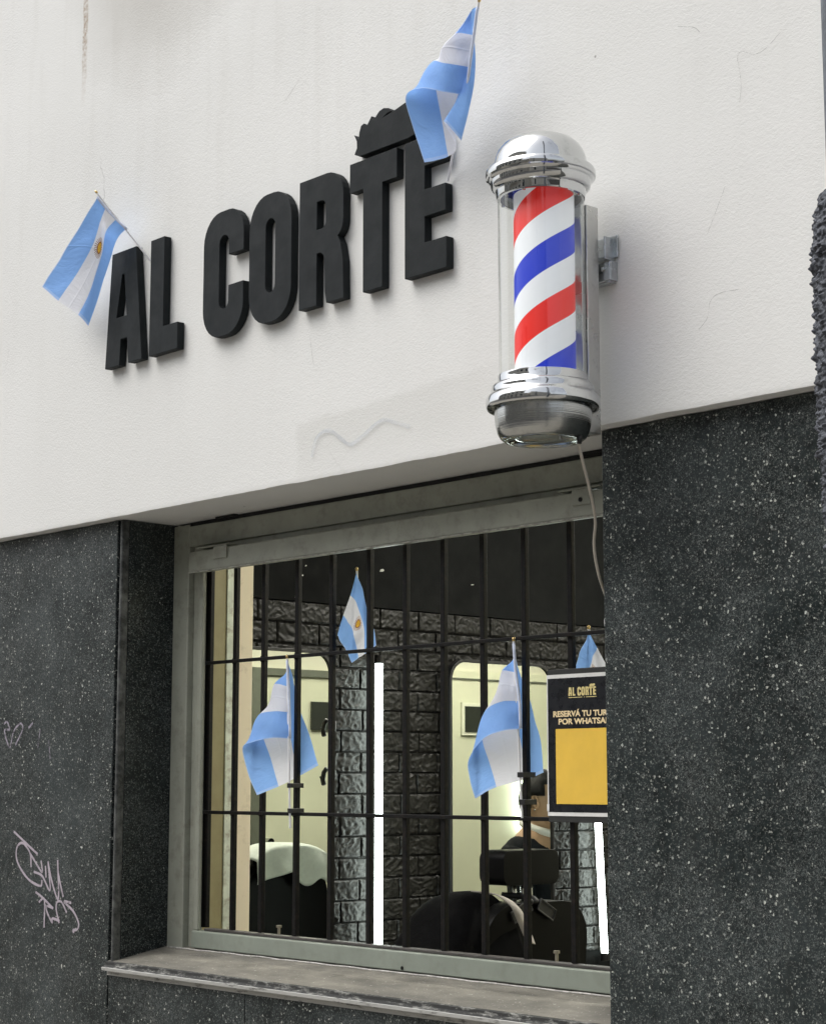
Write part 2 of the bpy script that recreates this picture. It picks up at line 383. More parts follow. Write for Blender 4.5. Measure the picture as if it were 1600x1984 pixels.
def cladding():
    mb = MB(); t = M['terrazzo']; Y0, Y1 = .045, .075; g = .0014
    # left of the window
    xs = [-12, -10.2, -8.4, -6.6, CL-.026]
    for a, b in zip(xs[:-1], xs[1:]): mb.box(a+g, b-g, Y0, Y1, .10, 2.4565)
    for a, b in zip([CR, -1.4, .2, 1.8], [-1.4, .2, 1.8, 3.0]): mb.box(a+(g if a != CR else 0), b-g, Y0, Y1, .10, 2.4565)
    for a, b in zip([CL-.022, -4.365, -3.62], [-4.365, -3.62, CR]): mb.box(a+g, b-g, Y0, Y1, .10, 1.004)
    o = mb.build('stone_cladding', t, B, bevel=.0022, seg=2)
    # reveals of the recess
    MB().box(CL-.028, CL, Y1+.0005, .27, 1.0, 2.4565).build('stone_jamb', t, B, bevel=.0015)
    MB().box(CR, CR+.028, Y1+.0005, .27, 1.0, 2.4565).build('stone_jamb', t, B, bevel=.0015)
    # chamfered corner strip of the left reveal, pale with wear
    nn = NT('worn_edge', (.1,.1,.1), .5); P = nn.pos()
    nn.col(nn.mix(nn.ramp(nn.noise(P, 26, 5, .7), .40, .66), (.018,.020,.020), (.12,.125,.12)))
    MB().box(CL-.014,CL,.0455,.0755,1.02,2.4565).build('edge_strip', nn.m, B, bevel=.005, seg=3)
    MB().box(CL-.0255,CL-.0145,.056,.0755,1.02,2.4565).build('edge_groove', M['terrazzo'], B)
    MB().box(-12,CL-.03,.080,.40,0,2.45).box(CR+.03,3,.080,.40,0,2.45).box(CL-.03,CR+.03,.080,.40,0,1.0).build('wall_core', M['plaster'], B)
    MB().box(-12,3,.005,.07,0,.10).build('plinth', M['terrazzo'], B, bevel=.004)
    MB().box(-12,CL-.001,.0762,.0792,.1,2.44).box(CR,3,.0762,.0792,.1,2.44).box(CL,CR,.0762,.0792,.1,1.0).build('grout', M['grout'], B)
cladding()
def sill():
    n = NT('weathered_sill_stone', (.3,.29,.26), .8); P = n.pos(); x, y, z = n.xyz(P)
    Ps = n.comb(n.math('MULTIPLY', x, .45), y, z)
    c = n.mix(n.ramp(n.noise(Ps, 13, 6, .65), .30, .72), (.085,.080,.066), (.235,.222,.185))
    c = n.mix(n.ramp(n.noise(n.vm('ADD', Ps, (3.,1.,0.)), 4.5, 6, .7), .42, .66, 0, .75), c, (.085,.082,.072))
    c = n.mix(n.ramp(n.noise(P, 110, 3, .7), .62, .72, 0, .6), c, (.55,.54,.50))
    # the worn front lip: bare light arris over a dark groove
    lip = n.math('LESS_THAN', z, 1.0165)
    wear = n.ramp(n.noise(n.comb(n.math('MULTIPLY', x, .22), y, z), 60, 5, .7), .34, .56)
    c = n.mix(lip, c, n.mix(n.ramp(wear, 0, .5), (.12,.12,.11), (.46,.46,.44)))
    gro = n.math('MULTIPLY', n.math('GREATER_THAN', z, 1.0165), n.math('LESS_THAN', y, .046))
    c = n.mix(gro, c, n.mix(n.ramp(n.noise(n.comb(n.math('MULTIPLY', x, .28), y, z), 75, 5, .75), .50, .66), (.020,.021,.020), (.26,.26,.24)))
    n.col(c); n.bump(n.noise(P, 70, 5, .6), .5, .003); n.rough(.78)
    prof = [(.024,1.0062),(.022,1.0155),(.031,1.0185),(.036,1.023),(.037,1.031),(.048,1.0345),(.08,1.0405),(.28,1.0745),(.28,.99),(.044,.99),(.044,1.0062)]
    mb = MB(); m = len(prof); xs = [CL-.028 + (CR-CL+.026)*i/120 for i in range(121)]; vs = []
    for x in xs:
        j = noise.noise(Vector((x*30,0,0)))*.0016 + noise.noise(Vector((x*90,4,0)))*.0008
        for k, (y, z) in enumerate(prof):
            vs.append((x, y + (j if k in (1,2,3,4) else 0), z + (j*.6 if k in (1,3,4) else 0)))
    fs = [(i*m+k, (i+1)*m+k, (i+1)*m+(k+1)%m, i*m+(k+1)%m) for i in range(120) for k in range(m)]
    fs += [tuple(range(m)), tuple(120*m+k for k in range(m))[::-1]]
    mb.add(vs, fs).build('window_sill', n.m, B, auto=30)
    # white mortar smear between sill and frame
    g = MB().tube([(x, .243, 1.0695+noise.noise(Vector((x*12,1,0)))*.002) for x in [CL+.02+(CR-CL-.03)*i/60 for i in range(61)]], .0032, 5)
    g.build('mortar_bead', m_paint('white_mortar', (.42,.41,.38), .9, .4, .5, 60, world=True), B)
sill()
def window():
    f = M['frame']; fl = M['frame_low']
    W = MB().box(-5.055,-4.968,.25,.33,1.064,2.451).box(-4.9675,-4.935,.272,.29,1.064,2.38).build('window_frame', f, B, bevel=.004, seg=3)
    W.name = 'window'
    MB().box(-4.9345,-4.914,.262,.28,1.07,2.36).build('frame_member', f, W, bevel=.003)
    MB().box(-4.9125,-4.890,.252,.270,1.129,2.33).build('frame_member', f, W, bevel=.005, seg=3)
    MB().box(-3.115,-2.95,.25,.33,1.064,2.451).build('frame_member', f, W, bevel=.004)
    MB().box(-4.9675,-3.116,.25,.33,2.374,2.4435).build('upper_rail', f, W, bevel=.003)
    MB().box(-4.93,-3.116,.258,.33,2.345,2.3735).build('upper_rail', f, W, bevel=.002)
    # roller shutter cover board with its clips
    bx = MB().box(-4.905,-3.03,.205,.249,2.281,2.347).build('cover_board', f, W, bevel=.003)
    MB().box(-4.905,-3.03,.2035,.212,2.2775,2.2808).build('drip_edge', m_paint('chipped_white_edge', (.34,.34,.30), .7, .5, .3, 40, world=True), bx)
    MB().box(-4.765,-4.695,.199,.2045,2.312,2.353).box(-4.86,-4.695,.199,.249,2.3535,2.357).build('clip', f, bx, bevel=.0015)
    MB().box(-3.20,-3.135,.199,.2045,2.312,2.353).box(-3.25,-3.10,.199,.249,2.3535,2.357).build('clip', f, bx, bevel=.0015)
    MB().tube([(-3.168,.196,2.325),(-3.168,.2,2.325)], .006, 12).build('screw', M['bar'], bx)
    br = MB().box(-4.9115,-3.116,.245,.335,1.0745,1.128).build('bottom_rail', fl, W, bevel=.003)
    MB().tube([(-3.905,.2435,1.083),(-3.905,.246,1.083)], .0055, 12).build('screw', M['bar'], br)
    # near-black boxes paint the shade inside the slot above the frame
    MB().box(-4.965,-3.0,.252,.36,2.444,2.4555).build('slot_shade', m_plain('gap_shade', (.008,.008,.008), .9), W)
    M['dark_notch'] = m_plain('gap_shade_notch', (.01,.01,.01), .9)
    MB().box(-4.80,-4.70,.232,.2495,2.4505,2.4562).build('slot_shade', M['dark_notch'], W)
    MB().box(-3.19,-3.08,.230,.2495,2.4505,2.4562).build('slot_shade', M['dark_notch'], W)
    return W
WIN = window()

# ------------------------------------------------------------------ security grille
def grille():
    G = thing('window_grille', 'dark iron security grille of upright bars with two thin crossbars', 'grille', (-4,.28,1.13))
    m = M['bar']
    xs = [-4.897,-4.75,-4.603,-4.434,-4.269,-4.095,-3.936,-3.777,-3.617,-3.458,-3.288]
    for i, x in enumerate(xs):
        w_ = .0085 if i else .016
        rnd = noise.noise(Vector((x*7,0,0)))*.004
        mb = MB(); mb.box(x-w_+.004, x+w_+.004, .277, .292, 1.137, 2.40)
        o = mb.build('vertical_bar', m, G, bevel=.0015)
        o.rotation_euler.y = rnd*.6
    for z in (1.503, 1.985):
        MB().box(-4.905,-3.03,.268,.2765,z-.0055,z+.0055).build('crossbar', m, G, bevel=.0015)
    MB().box(-4.868,-3.03,.262,.296,1.1285,1.1365).build('bottom_rail', m_paint('worn_iron_flat', (.05,.045,.042), .5, .3, .3, 20, world=True), G, bevel=.0015)
    bm_ = m_metal('old_bolt', (.42,.38,.30), .4)
    for x in (-4.53,-3.365):
        MB().tube([(x,.30,1.136),(x,.30,1.156)], .0045, 8).tube([(x,.30,1.156),(x,.30,1.163)], .0085, 6).build('bolt', bm_, G)
    for x in xs:
        for z in (1.503,1.985):
            wl = MB().tube([(x+.004,.2765,z-.008),(x+.004,.2745,z),(x+.004,.2765,z+.008)], .006, 6)
            wl.build('weld_bead', m, G)
grille()

# ------------------------------------------------------------------ raised sign letters
K = 1.0068
def arc(cx, cz, rx, rz, a0, a1, n=7):
    return [(cx+rx*math.cos(math.radians(a0+(a1-a0)*k/n)), cz+rz*math.sin(math.radians(a0+(a1-a0)*k/n))) for k in range(n+1)]
def glyphs():
    g = {}
    g['A'] = ([(-5.012,3.330),(-4.874,3.330),(-4.828,2.946),(-4.905,2.946),(-4.915,3.032),(-4.951,3.032),(-4.957,2.946),(-5.040,2.946)], [[(-4.951,3.250),(-4.938,3.250),(-4.921,3.108),(-4.979,3.108)]])
    g['L'] = ([(-4.788,3.328),(-4.712,3.328),(-4.712,3.032),(-4.632,3.032),(-4.632,2.946),(-4.788,2.946)], [])
    x0,x1,z0,z1 = -4.499,-4.295,2.942,3.337; i0,i1 = -4.417,-4.370
    g['C'] = ([(x1,3.193)]+arc(x1-.075,z1-.085,.075,.085,0,90)+arc(x0+.085,z1-.095,.085,.095,90,180)+arc(x0+.085,z0+.095,.085,.095,180,270)+arc(x1-.085,z0+.09,.085,.09,270,360)
              +[(x1,3.097),(i1,3.097)]+arc((i0+i1)/2,3.05,(i1-i0)/2,.024,0,-180,8)+arc((i0+i1)/2,3.235,(i1-i0)/2,.024,180,0,8)+[(i1,3.193)], [])
    x0,x1 = -4.267,-4.065; h = arc(-4.165,3.235,.0225,.024,0,180,8)+arc(-4.165,3.055,.0225,.024,180,360,8)
    g['O'] = (arc(x1-.085,z1-.095,.085,.095,0,90)+arc(x0+.085,z1-.095,.085,.095,90,180)+arc(x0+.085,z0+.095,.085,.095,180,270)+arc(x1-.085,z0+.095,.085,.095,270,360), [h])
    g['R'] = ([(-4.029,3.334)]+arc(-3.905,3.334-.075,.074,.075,90,0)+[(-3.831,3.19)]+arc(-3.866,3.183,.035,.047,0,-75,5)+[(-3.843,3.112),(-3.832,3.06),(-3.829,2.950),(-3.905,2.950),(-3.912,2.985)]
              +arc(-3.935,3.075,.020,.028,0,90,5)+[(-3.9485,3.103),(-3.9485,2.950),(-4.029,2.950)],
              [[(-3.949,3.257)]+arc(-3.928,3.239,.018,.018,90,0,4)+arc(-3.928,3.192,.018,.018,0,-90,4)+[(-3.949,3.174)]])
    g['T'] = ([(-3.804,3.332),(-3.605,3.332),(-3.605,3.248),(-3.665,3.248),(-3.665,2.948),(-3.746,2.948),(-3.746,3.248),(-3.804,3.248)], [])
    g['E'] = ([(-3.573,3.332),(-3.408,3.332),(-3.408,3.250),(-3.493,3.250),(-3.493,3.184),(-3.411,3.184),(-3.411,3.108),(-3.493,3.108),(-3.493,3.036),(-3.408,3.036),(-3.408,2.950),(-3.573,2.950)], [])
    g['crest'] = ([(-3.762,3.346),(-3.785,3.357),(-3.774,3.374),(-3.775,3.394),(-3.787,3.416),(-3.767,3.398),(-3.764,3.418),(-3.757,3.435),(-3.744,3.439),(-3.731,3.430),(-3.712,3.452),(-3.706,3.440),
                   (-3.697,3.443),(-3.680,3.457),(-3.660,3.461),(-3.642,3.456),(-3.628,3.443),(-3.648,3.441),(-3.662,3.434),(-3.620,3.441),(-3.576,3.451),(-3.52,3.458),(-3.475,3.452),(-3.455,3.432),(-3.465,3.405),(-3.48,3.375),(-3.52,3.352),(-3.56,3.346)], [])
    return g
GL = glyphs()
def sc(p): return (p[0]*K, 1.6+(p[1]-1.6)*K)
def letters():
    lab = {'A':'black raised letter A at the start of the sign', 'L':'black raised letter L with chipped lower edge, second letter of the sign',
           'C':'black raised rounded letter C starting the second word of the sign', 'O':'black raised closed oval letter O between the C and the R',
           'R':'black raised letter R with small rectangular counter, left of the T', 'T':'black raised letter T under the hair shaped crest', 'E':'black raised letter E at the end of the sign, under the big drooping flag',
           'crest':'black raised crest shaped like swept up hair above the T and E'}
    for k, (o, h) in GL.items():
        nm = 'sign_letter' if k != 'crest' else 'sign_crest'
        ys = -.028
        mb = MB().prism([sc(p) for p in o], ys, -.0015, [[sc(p) for p in q] for q in h])
        ob = mb.build(nm, M['letter'], bevel=.0014, seg=2)
        tag(ob, lab[k], 'sign letter' if k != 'crest' else 'sign emblem', 'raised letters of the shop sign' if k != 'crest' else None)
letters()

# ------------------------------------------------------------------ barber pole
def barber_pole():
    cx, cy = POLE
    T = thing('barber_pole', 'barber pole with chrome cap, clear tube and red, white and blue spiral', 'barber pole', (cx, cy, 2.39))
    c = (cx, cy, 0)
    dome = [(.0,3.142),(.022,3.1415),(.045,3.139),(.066,3.134),(.084,3.1255),(.097,3.113),(.106,3.098),(.1105,3.082),(.112,3.068),(.1125,3.059)]
    ring = [(.1125,3.0585),(.120,3.058),(.129,3.0555),(.1325,3.050),(.1325,3.041),(.1315,3.036),(.1275,3.034),(.1255,3.029),(.1215,3.0265),(.1205,3.020),(.1185,3.011),(.1135,3.0065),(.109,3.0045),(.1075,3.000),(.107,2.988),(.1055,2.984),(.098,2.984),(.096,3.01),(.0,3.012)]
    cap = MB().lathe(dome+ring, c, 96).build('cap', M['chrome'], T, auto=38)
    tube = MB().lathe([(.1035,2.53),(.1035,2.995)], c, 96, close=False).build('clear_tube', M['glass'], T, smooth=True)
    ix, iy = cx+.0045, cy+.005
    MB().lathe([(.0,2.535),(.0725,2.535),(.0727,2.54),(.0727,2.992),(.072,2.995),(.0,2.996)], (ix,iy,0), 96).build('striped_cylinder', M['stripes'], T, auto=40)
    MB().lathe([(.058,2.996),(.058,3.004),(.0,3.004)], (ix,iy,0), 48).build('cylinder_cap', M['steel'], T, auto=40)
    base = [(.0,2.552),(.099,2.552),(.1065,2.5505),(.1075,2.545),(.1075,2.533),(.1085,2.5305),(.1165,2.5285),(.1215,2.5235),(.1225,2.5175),(.1225,2.509),(.1245,2.505),(.131,2.501),(.1345,2.494),(.1355,2.480),(.1345,2.473),(.1315,2.470),(.1285,2.473),(.1275,2.478),(.118,2.4785),(.1165,2.476)]
    MB().lathe(base, c, 96).build('base_collar', M['chrome'], T, auto=38)
    bowl = [(.1155,2.478),(.1150,2.455),(.1130,2.432),(.1085,2.414),(.1010,2.401),(.0920,2.3945),(.0870,2.3935),(.0835,2.3950),(.080,2.3985),(.055,2.4010),(.0,2.4015)]
    MB().lathe(bowl, c, 96).build('bowl', M['steel'], T, auto=60)
    MB().lathe([(.0,2.3965),(.003,2.3965),(.004,2.389),(.0,2.388)], (cx+.066,cy-.012,0), 12).build('screw', M['steel'], T)
    for a in (20, 200, 290):
        a = math.radians(a); MB().lathe([(.0,3.001),(.004,3.001),(.004,2.981),(.0,2.98)], (cx+.1*math.cos(a), cy+.1*math.sin(a), 0), 10).build('screw', M['steel'], T)
    # flat channel at the back and wall brackets
    bp = MB().box(cx-.045,cx+.036,-.098,-.083,2.425,3.0).build('back_channel', m_metal('brushed_channel', (.50,.51,.50), .30, .1), T, bevel=.003)
    MB().box(cx-.040,cx+.040,-.0825,-.040,2.425,2.99).build('mounting_plate', m_metal('dull_aluminium', (.60,.60,.58), .38, .1), T, bevel=.002)
    br = MB().box(cx-.02,cx+.060,-.0395,-.012,2.862,2.866).box(cx+.056,cx+.060,-.0395,-.004,2.858,2.915).box(cx-.01,cx+.072,-.008,-.002,2.866,2.922)
    br.box(cx-.01,cx+.066,-.030,-.026,2.806,2.852).box(cx+.062,cx+.0665,-.0255,-.001,2.806,2.855).box(cx-.01,cx+.0615,-.025,-.002,2.801,2.8055)
    br.build('wall_bracket', M['zinc'], T, bevel=.0012)
    MB().tube([(cx+.045,-.031,2.835),(cx+.045,-.0355,2.835)], .006, 6).build('screw', M['steel'], T)
    # bright clip and dark grommet where the lead leaves the bowl
    MB().lathe([(.0,2.402),(.007,2.402),(.0055,2.380),(.0,2.380)], (cx+.088,cy+.028,0), 10).build('cable_gland', M['black'], T, smooth=True)
barber_pole()
pc = MB().tube(cat_rom([(-2.836,-.172,2.384),(-2.845,-.150,2.345),(-2.870,-.100,2.290),(-2.910,-.035,2.225),(-2.955,.01,2.166),(-2.985,.06,2.101),(-3.03,.15,2.03),(-3.108,.235,2.032),(-3.118,.25,2.00),(-3.108,.262,1.972),(-3.085,.27,1.985),(-3.06,.28,1.99)], 70), .0036, 8)
tag(pc.build('power_cable', M['cable'], smooth=True), 'thin beige cable hanging from the barber pole to the window grille', 'cable')
wc = MB().tube(cat_rom([(-3.093,.246,2.045),(-3.110,.244,2.035),(-3.124,.243,2.012),(-3.121,.243,1.990),(-3.110,.244,1.976),(-3.098,.246,1.99),(-3.10,.246,2.01)], 30), .0062, 8)
tag(wc.build('tape_loop', m_plain('white_tape', (.7,.7,.7), .5), smooth=True), 'small white loop on the grille beside the right pillar', 'tape')

# ------------------------------------------------------------------ little flags
F = {}
F['f1'] = (
  [[(-4.957,-0.15,3.494),(-5.037,-0.15,3.432),(-5.136,-0.14,3.375),(-5.237,-0.13,3.322),(-5.334,-0.12,3.274)],
   [(-4.946,-0.125,3.462),(-4.985,-0.12,3.424),(-5.022,-0.12,3.351),(-5.121,-0.115,3.285),(-5.243,-0.11,3.208)],
   [(-4.917,-0.1,3.42),(-4.993,-0.085,3.398),(-5.003,-0.095,3.319),(-5.063,-0.09,3.232),(-5.136,-0.095,3.141)],
   [(-4.892,-0.075,3.386),(-4.991,-0.05,3.379),(-5.01,-0.06,3.305),(-5.058,-0.065,3.213),(-5.117,-0.07,3.104)]],
  [(-4.955,-0.152,3.507),(-4.845,-0.01,3.28)])
F['f2'] = (
  [[(-3.168,-0.165,3.566),(-3.190,-0.165,3.556),(-3.208,-0.14,3.478),(-3.23,-0.12,3.391),(-3.244,-0.125,3.317),(-3.274,-0.125,3.245)],
   [(-3.175,-0.163,3.550),(-3.216,-0.165,3.541),(-3.225,-0.145,3.466),(-3.234,-0.135,3.402),(-3.258,-0.14,3.331),(-3.289,-0.14,3.271)],
   [(-3.194,-0.155,3.499),(-3.256,-0.165,3.518),(-3.257,-0.14,3.464),(-3.262,-0.135,3.41),(-3.279,-0.14,3.351),(-3.315,-0.145,3.302)],
   [(-3.209,-0.148,3.463),(-3.293,-0.17,3.492),(-3.328,-0.13,3.459),(-3.334,-0.1,3.405),(-3.325,-0.09,3.334),(-3.325,-0.09,3.251)],
   [(-3.226,-0.14,3.426),(-3.286,-0.17,3.447),(-3.358,-0.15,3.476),(-3.385,-0.11,3.417),(-3.37,-0.1,3.323),(-3.346,-0.1,3.227)],
   [(-3.241,-0.132,3.391),(-3.29,-0.17,3.409),(-3.376,-0.17,3.44),(-3.417,-0.14,3.397),(-3.41,-0.12,3.321),(-3.373,-0.12,3.219)],
   [(-3.256,-0.125,3.363),(-3.29,-0.17,3.371),(-3.357,-0.19,3.394),(-3.442,-0.165,3.401),(-3.445,-0.14,3.326),(-3.404,-0.135,3.218)]],
  [(-3.159,-0.17,3.575),(-3.443,-0.01,3.205)])
F['f3'] = (
  [[(-4.447,0.255,1.972),(-4.459,0.285,1.929),(-4.463,0.305,1.87),(-4.446,0.315,1.806),(-4.407,0.315,1.734),(-4.358,0.31,1.65)],
   [(-4.438,0.255,1.892),(-4.496,0.245,1.897),(-4.499,0.275,1.823),(-4.478,0.29,1.751),(-4.457,0.29,1.687),(-4.433,0.29,1.614)],
   [(-4.433,0.255,1.812),(-4.487,0.235,1.816),(-4.571,0.24,1.804),(-4.576,0.265,1.739),(-4.541,0.27,1.664),(-4.504,0.27,1.586)],
   [(-4.429,0.255,1.732),(-4.486,0.225,1.734),(-4.562,0.21,1.722),(-4.644,0.235,1.704),(-4.632,0.245,1.629),(-4.582,0.25,1.559)]],
  [(-4.447,0.255,1.98),(-4.424,0.255,1.46)])
F['f5'] = (
  [[(-3.469,0.255,1.971),(-3.477,0.285,1.904),(-3.458,0.3,1.827),(-3.44,0.305,1.765),(-3.42,0.305,1.71),(-3.411,0.305,1.625)],
   [(-3.462,0.255,1.893),(-3.511,0.245,1.895),(-3.509,0.275,1.829),(-3.495,0.29,1.759),(-3.473,0.29,1.683),(-3.451,0.29,1.608)],
   [(-3.449,0.255,1.815),(-3.499,0.235,1.814),(-3.566,0.24,1.787),(-3.593,0.26,1.719),(-3.574,0.265,1.652),(-3.547,0.265,1.586)],
   [(-3.446,0.255,1.741),(-3.481,0.225,1.736),(-3.544,0.21,1.714),(-3.63,0.235,1.66),(-3.637,0.245,1.61),(-3.62,0.25,1.555)]],
  [(-3.469,0.255,1.979),(-3.443,0.255,1.505)])
F['f4'] = (
  [[(-4.208,0.33,2.231),(-4.187,0.33,2.189),(-4.168,0.33,2.157),(-4.152,0.34,2.086),(-4.127,0.33,2.045),(-4.115,0.33,2.004)],
   [(-4.235,0.33,2.165),(-4.202,0.32,2.143),(-4.182,0.32,2.11),(-4.165,0.32,2.062),(-4.17,0.33,2.024),(-4.165,0.33,1.981)],
   [(-4.269,0.33,2.104),(-4.249,0.33,2.087),(-4.218,0.32,2.064),(-4.203,0.32,2.038),(-4.205,0.33,2.01),(-4.195,0.33,1.971)],
   [(-4.296,0.33,2.045),(-4.285,0.33,2.03),(-4.27,0.33,2.012),(-4.256,0.33,1.994),(-4.241,0.33,1.976),(-4.229,0.33,1.958)]],
  [(-4.215,0.338,2.240),(-4.206,0.345,1.98)])
F['f6'] = (
  [[(-3.265,0.33,1.995),(-3.276,0.33,1.973),(-3.289,0.33,1.951),(-3.304,0.33,1.924),(-3.322,0.33,1.893),(-3.345,0.33,1.846)],
   [(-3.236,0.33,1.951),(-3.236,0.32,1.935),(-3.246,0.32,1.917),(-3.255,0.32,1.897),(-3.278,0.33,1.864),(-3.301,0.33,1.821)],
   [(-3.204,0.33,1.904),(-3.214,0.33,1.888),(-3.216,0.32,1.87),(-3.229,0.32,1.855),(-3.249,0.33,1.836),(-3.268,0.33,1.806)],
   [(-3.176,0.33,1.86),(-3.184,0.33,1.849),(-3.195,0.33,1.836),(-3.209,0.33,1.821),(-3.222,0.33,1.805),(-3.239,0.33,1.787)]],
  [(-3.271,0.338,2.004),(-3.260,0.345,1.85)])

def flag(key, label, ties=(), seed=0):
    rows, stick = F[key]; nu, nv = 44, 30
    T = thing('small_flag', label, 'flag', stick[1], 'pale blue and white hand flags')
    rr = [cat_rom(r, nu) for r in rows]; vs = []; uv = []
    cols = [cat_rom([rr[j][i] for j in range(len(rows))], nv) for i in range(nu+1)]
    for i in range(nu+1):
        for j in range(nv+1):
            p = cols[i][j].copy(); u, v = i/nu, j/nv
            amp = min(1, u*4)*.0048
            p.y += amp*noise.noise(Vector((u*3.2+seed, v*3.6, seed)))*1.6
            # puckers beside the sewn sleeve
            p.y += .0035*math.exp(-u*9)*math.sin(v*23+seed)*min(1, u*30)
            p.x += amp*.5*noise.noise(Vector((u*2.5, v*3, seed+9)))
            vs.append(p); uv.append((u, v))
    fs = [(i*(nv+1)+j, (i+1)*(nv+1)+j, (i+1)*(nv+1)+j+1, i*(nv+1)+j+1) for i in range(nu) for j in range(nv)]
    MB().add(vs, fs).build('cloth', M['flag'], T, smooth=True, uvs=uv, fixn=False)
    a, b = Vector(stick[0]), Vector(stick[1])
    MB().tube([a, b], .0032, 10).build('stick', M['stick'], T, auto=40)
    # cloth sleeve over the stick
    h0, h1 = cols[0][0], cols[0][nv]
    if key in ('f1','f2','f3','f5'): MB().tube([Vector(q) for q in (cols[0][k] for k in range(0, nv+1, 3))], .0042, 8).build('sleeve', M['sleeve'], T, smooth=True)
    d = (b-a).normalized()
    MB().tube([a-d*.010, a-d*.006, a, a+d*.003], [.002, .0048, .0042, .003], 10).build('finial', M['brass'], T, smooth=True)
    for z in ties:
        t = (a.z-z)/(a.z-b.z); p = a.lerp(b, t)
        MB().box(p.x-.006, p.x+.018, p.y-.005, p.y+.042, z-.007, z+.007).build('cable_tie', M['black'], T, bevel=.001)
M['sleeve'] = m_paint('sleeve_cloth', (.62,.68,.84), .8, .1, .2, 60)
flag('f1', 'small flag with golden sun on the white wall, left of the letter A', seed=1)
flag('f2', 'largest pale blue and white flag, drooping in a fold over the letter E', seed=2)
flag('f3', 'folded blue and white flag tied to the left part of the window grille', ties=(1.589,1.513), seed=3)
flag('f4', 'small flag with golden sun hanging behind the bars, highest in the window', seed=4)
flag('f5', 'folded blue and white flag tied to the grille just left of the black poster', ties=(1.619,1.547), seed=5)
flag('f6', 'small flag half hidden behind the top of the black poster', seed=6)

# ------------------------------------------------------------------ poster
def text_mesh(body, size, cxm, y, z, mat, parent, name, bold=.0, squeeze=1.0):
    cu = bpy.data.curves.new('txt', 'FONT'); cu.body = body; cu.size = size; cu.align_x = 'CENTER'; cu.offset = bold; cu.extrude = .0003; cu.resolution_u = 4
    o = bpy.data.objects.new('txt', cu); COL.objects.link(o)
    dg = bpy.context.evaluated_depsgraph_get(); me = bpy.data.meshes.new_from_object(o.evaluated_get(dg))
    bpy.data.objects.remove(o); bpy.data.curves.remove(cu)
    off = absloc(parent); xs_ = [v.co.x for v in me.vertices]; squeeze = squeeze/(max(xs_)-min(xs_))
    for v in me.vertices: v.co = Vector((v.co.x*squeeze+cxm, y - v.co.z, v.co.y+z)) - off
    me.materials.clear(); me.materials.append(mat); me.name = name
    n = bpy.data.objects.new(name, me); link(n, parent); return n
def poster():
    y = .2585; x0, x1, z0, z1 = -3.352, -3.078, 1.512, 1.880; cx = (x0+x1)/2
    T = thing('booking_poster', 'black poster with gold lettering and a yellow square, beside the right pillar', 'poster', (cx, y, z0))
    blk = m_paint('black_print', (.010,.011,.014), .28, .2, .1, 12); wh = m_plain('white_border', (.72,.72,.70), .5)
    ye = m_paint('yellow_print', (.80,.52,.075), .4, .06, .05, 12); go = m_plain('gold_print', (.74,.62,.28), .45); cr = m_plain('cream_print', (.85,.68,.40), .45)
    MB().box(x0+.001,x1,y+.002,y+.010,z0-.016,z1+.014).build('backing_board', m_plain('dark_board', (.022,.023,.022), .5), T, bevel=.001)
    MB().box(x0,x1,y,y+.0018,z0,z1).build('border', wh, T)
    MB().box(x0+.0045,x1-.0045,y-.0006,y-.0001,z0+.010,z1-.010).build('print', blk, T)
    MB().box(cx-.105,cx+.105,y-.0012,y-.0008,z1-.337,z1-.1425).build('yellow_square', ye, T)
    # shop name and crest in gold, the same shapes as the sign
    k = .097/1.65
    lg = MB()
    for nm, (o, h) in GL.items():
        f = lambda p: (cx-.0095+(p[0]+4.215)*k, z1-.0572+(p[1]-2.95)*k*.98)
        lg.prism([f(p) for p in o], y-.0014, y-.0008, [[f(p) for p in q] for q in h])
    lg.build('logo', go, T)
    ln = MB()
    for a, b in ((-.058,-.010),(-.004,-.001),(.004,.040)): ln.box(cx+a,cx+b,y-.0013,y-.0008,z1-.0625,z1-.0608)
    ln.build('logo_underline', go, T)
    text_mesh('RESERVÁ TU TURNO', .0205, cx, y-.0009, z1-.1105, cr, T, 'lettering', .0007, .227)
    text_mesh('POR WHATSAPP', .0205, cx, y-.0009, z1-.1305, cr, T, 'lettering', .0007, .190)
    MB().box(x0-.001,x0+.006,y-.0016,y-.0006,z0+.012,z0+.03).build('torn_corner', wh, T)
poster()

# ------------------------------------------------------------------ paint scrawls
def ribbon(mb, pts, w, y):
    p = cat_rom([(a, 0, b) for a, b in pts], max(8, 7*(len(pts)-1))) if len(pts) > 2 else [Vector((a,0,b)) for a, b in pts]
    n = len(p); vs = []
    for i, q in enumerate(p):
        t = (p[min(i+1,n-1)]-p[max(i-1,0)]).normalized(); s = Vector((-t.z,0,t.x)); ww = w*(1+.25*noise.noise(q*40))
        for sg in (-1, 1):
            v = q + s*ww*.5*sg; vs.append((v.x, y, v.z))
    mb.add(vs, [(2*i, 2*i+1, 2*i+3, 2*i+2) for i in range(n-1)])
def fade_mat(name, color, k, sc=60, lo=.35, hi=.6):
    n = NT(name, color, .7); t = n.t; tp = t.nodes.new('ShaderNodeBsdfTransparent'); ms = t.nodes.new('ShaderNodeMixShader')
    t.links.new(n.math('MULTIPLY', n.ramp(n.noise(n.pos(), sc, 4, .6), lo, hi), k), ms.inputs[0])
    t.links.new(tp.outputs[0], ms.inputs[1]); t.links.new(n.b.outputs[0], ms.inputs[2]); t.links.new(ms.outputs[0], t.nodes['Material Output'].inputs[0]); return n.m
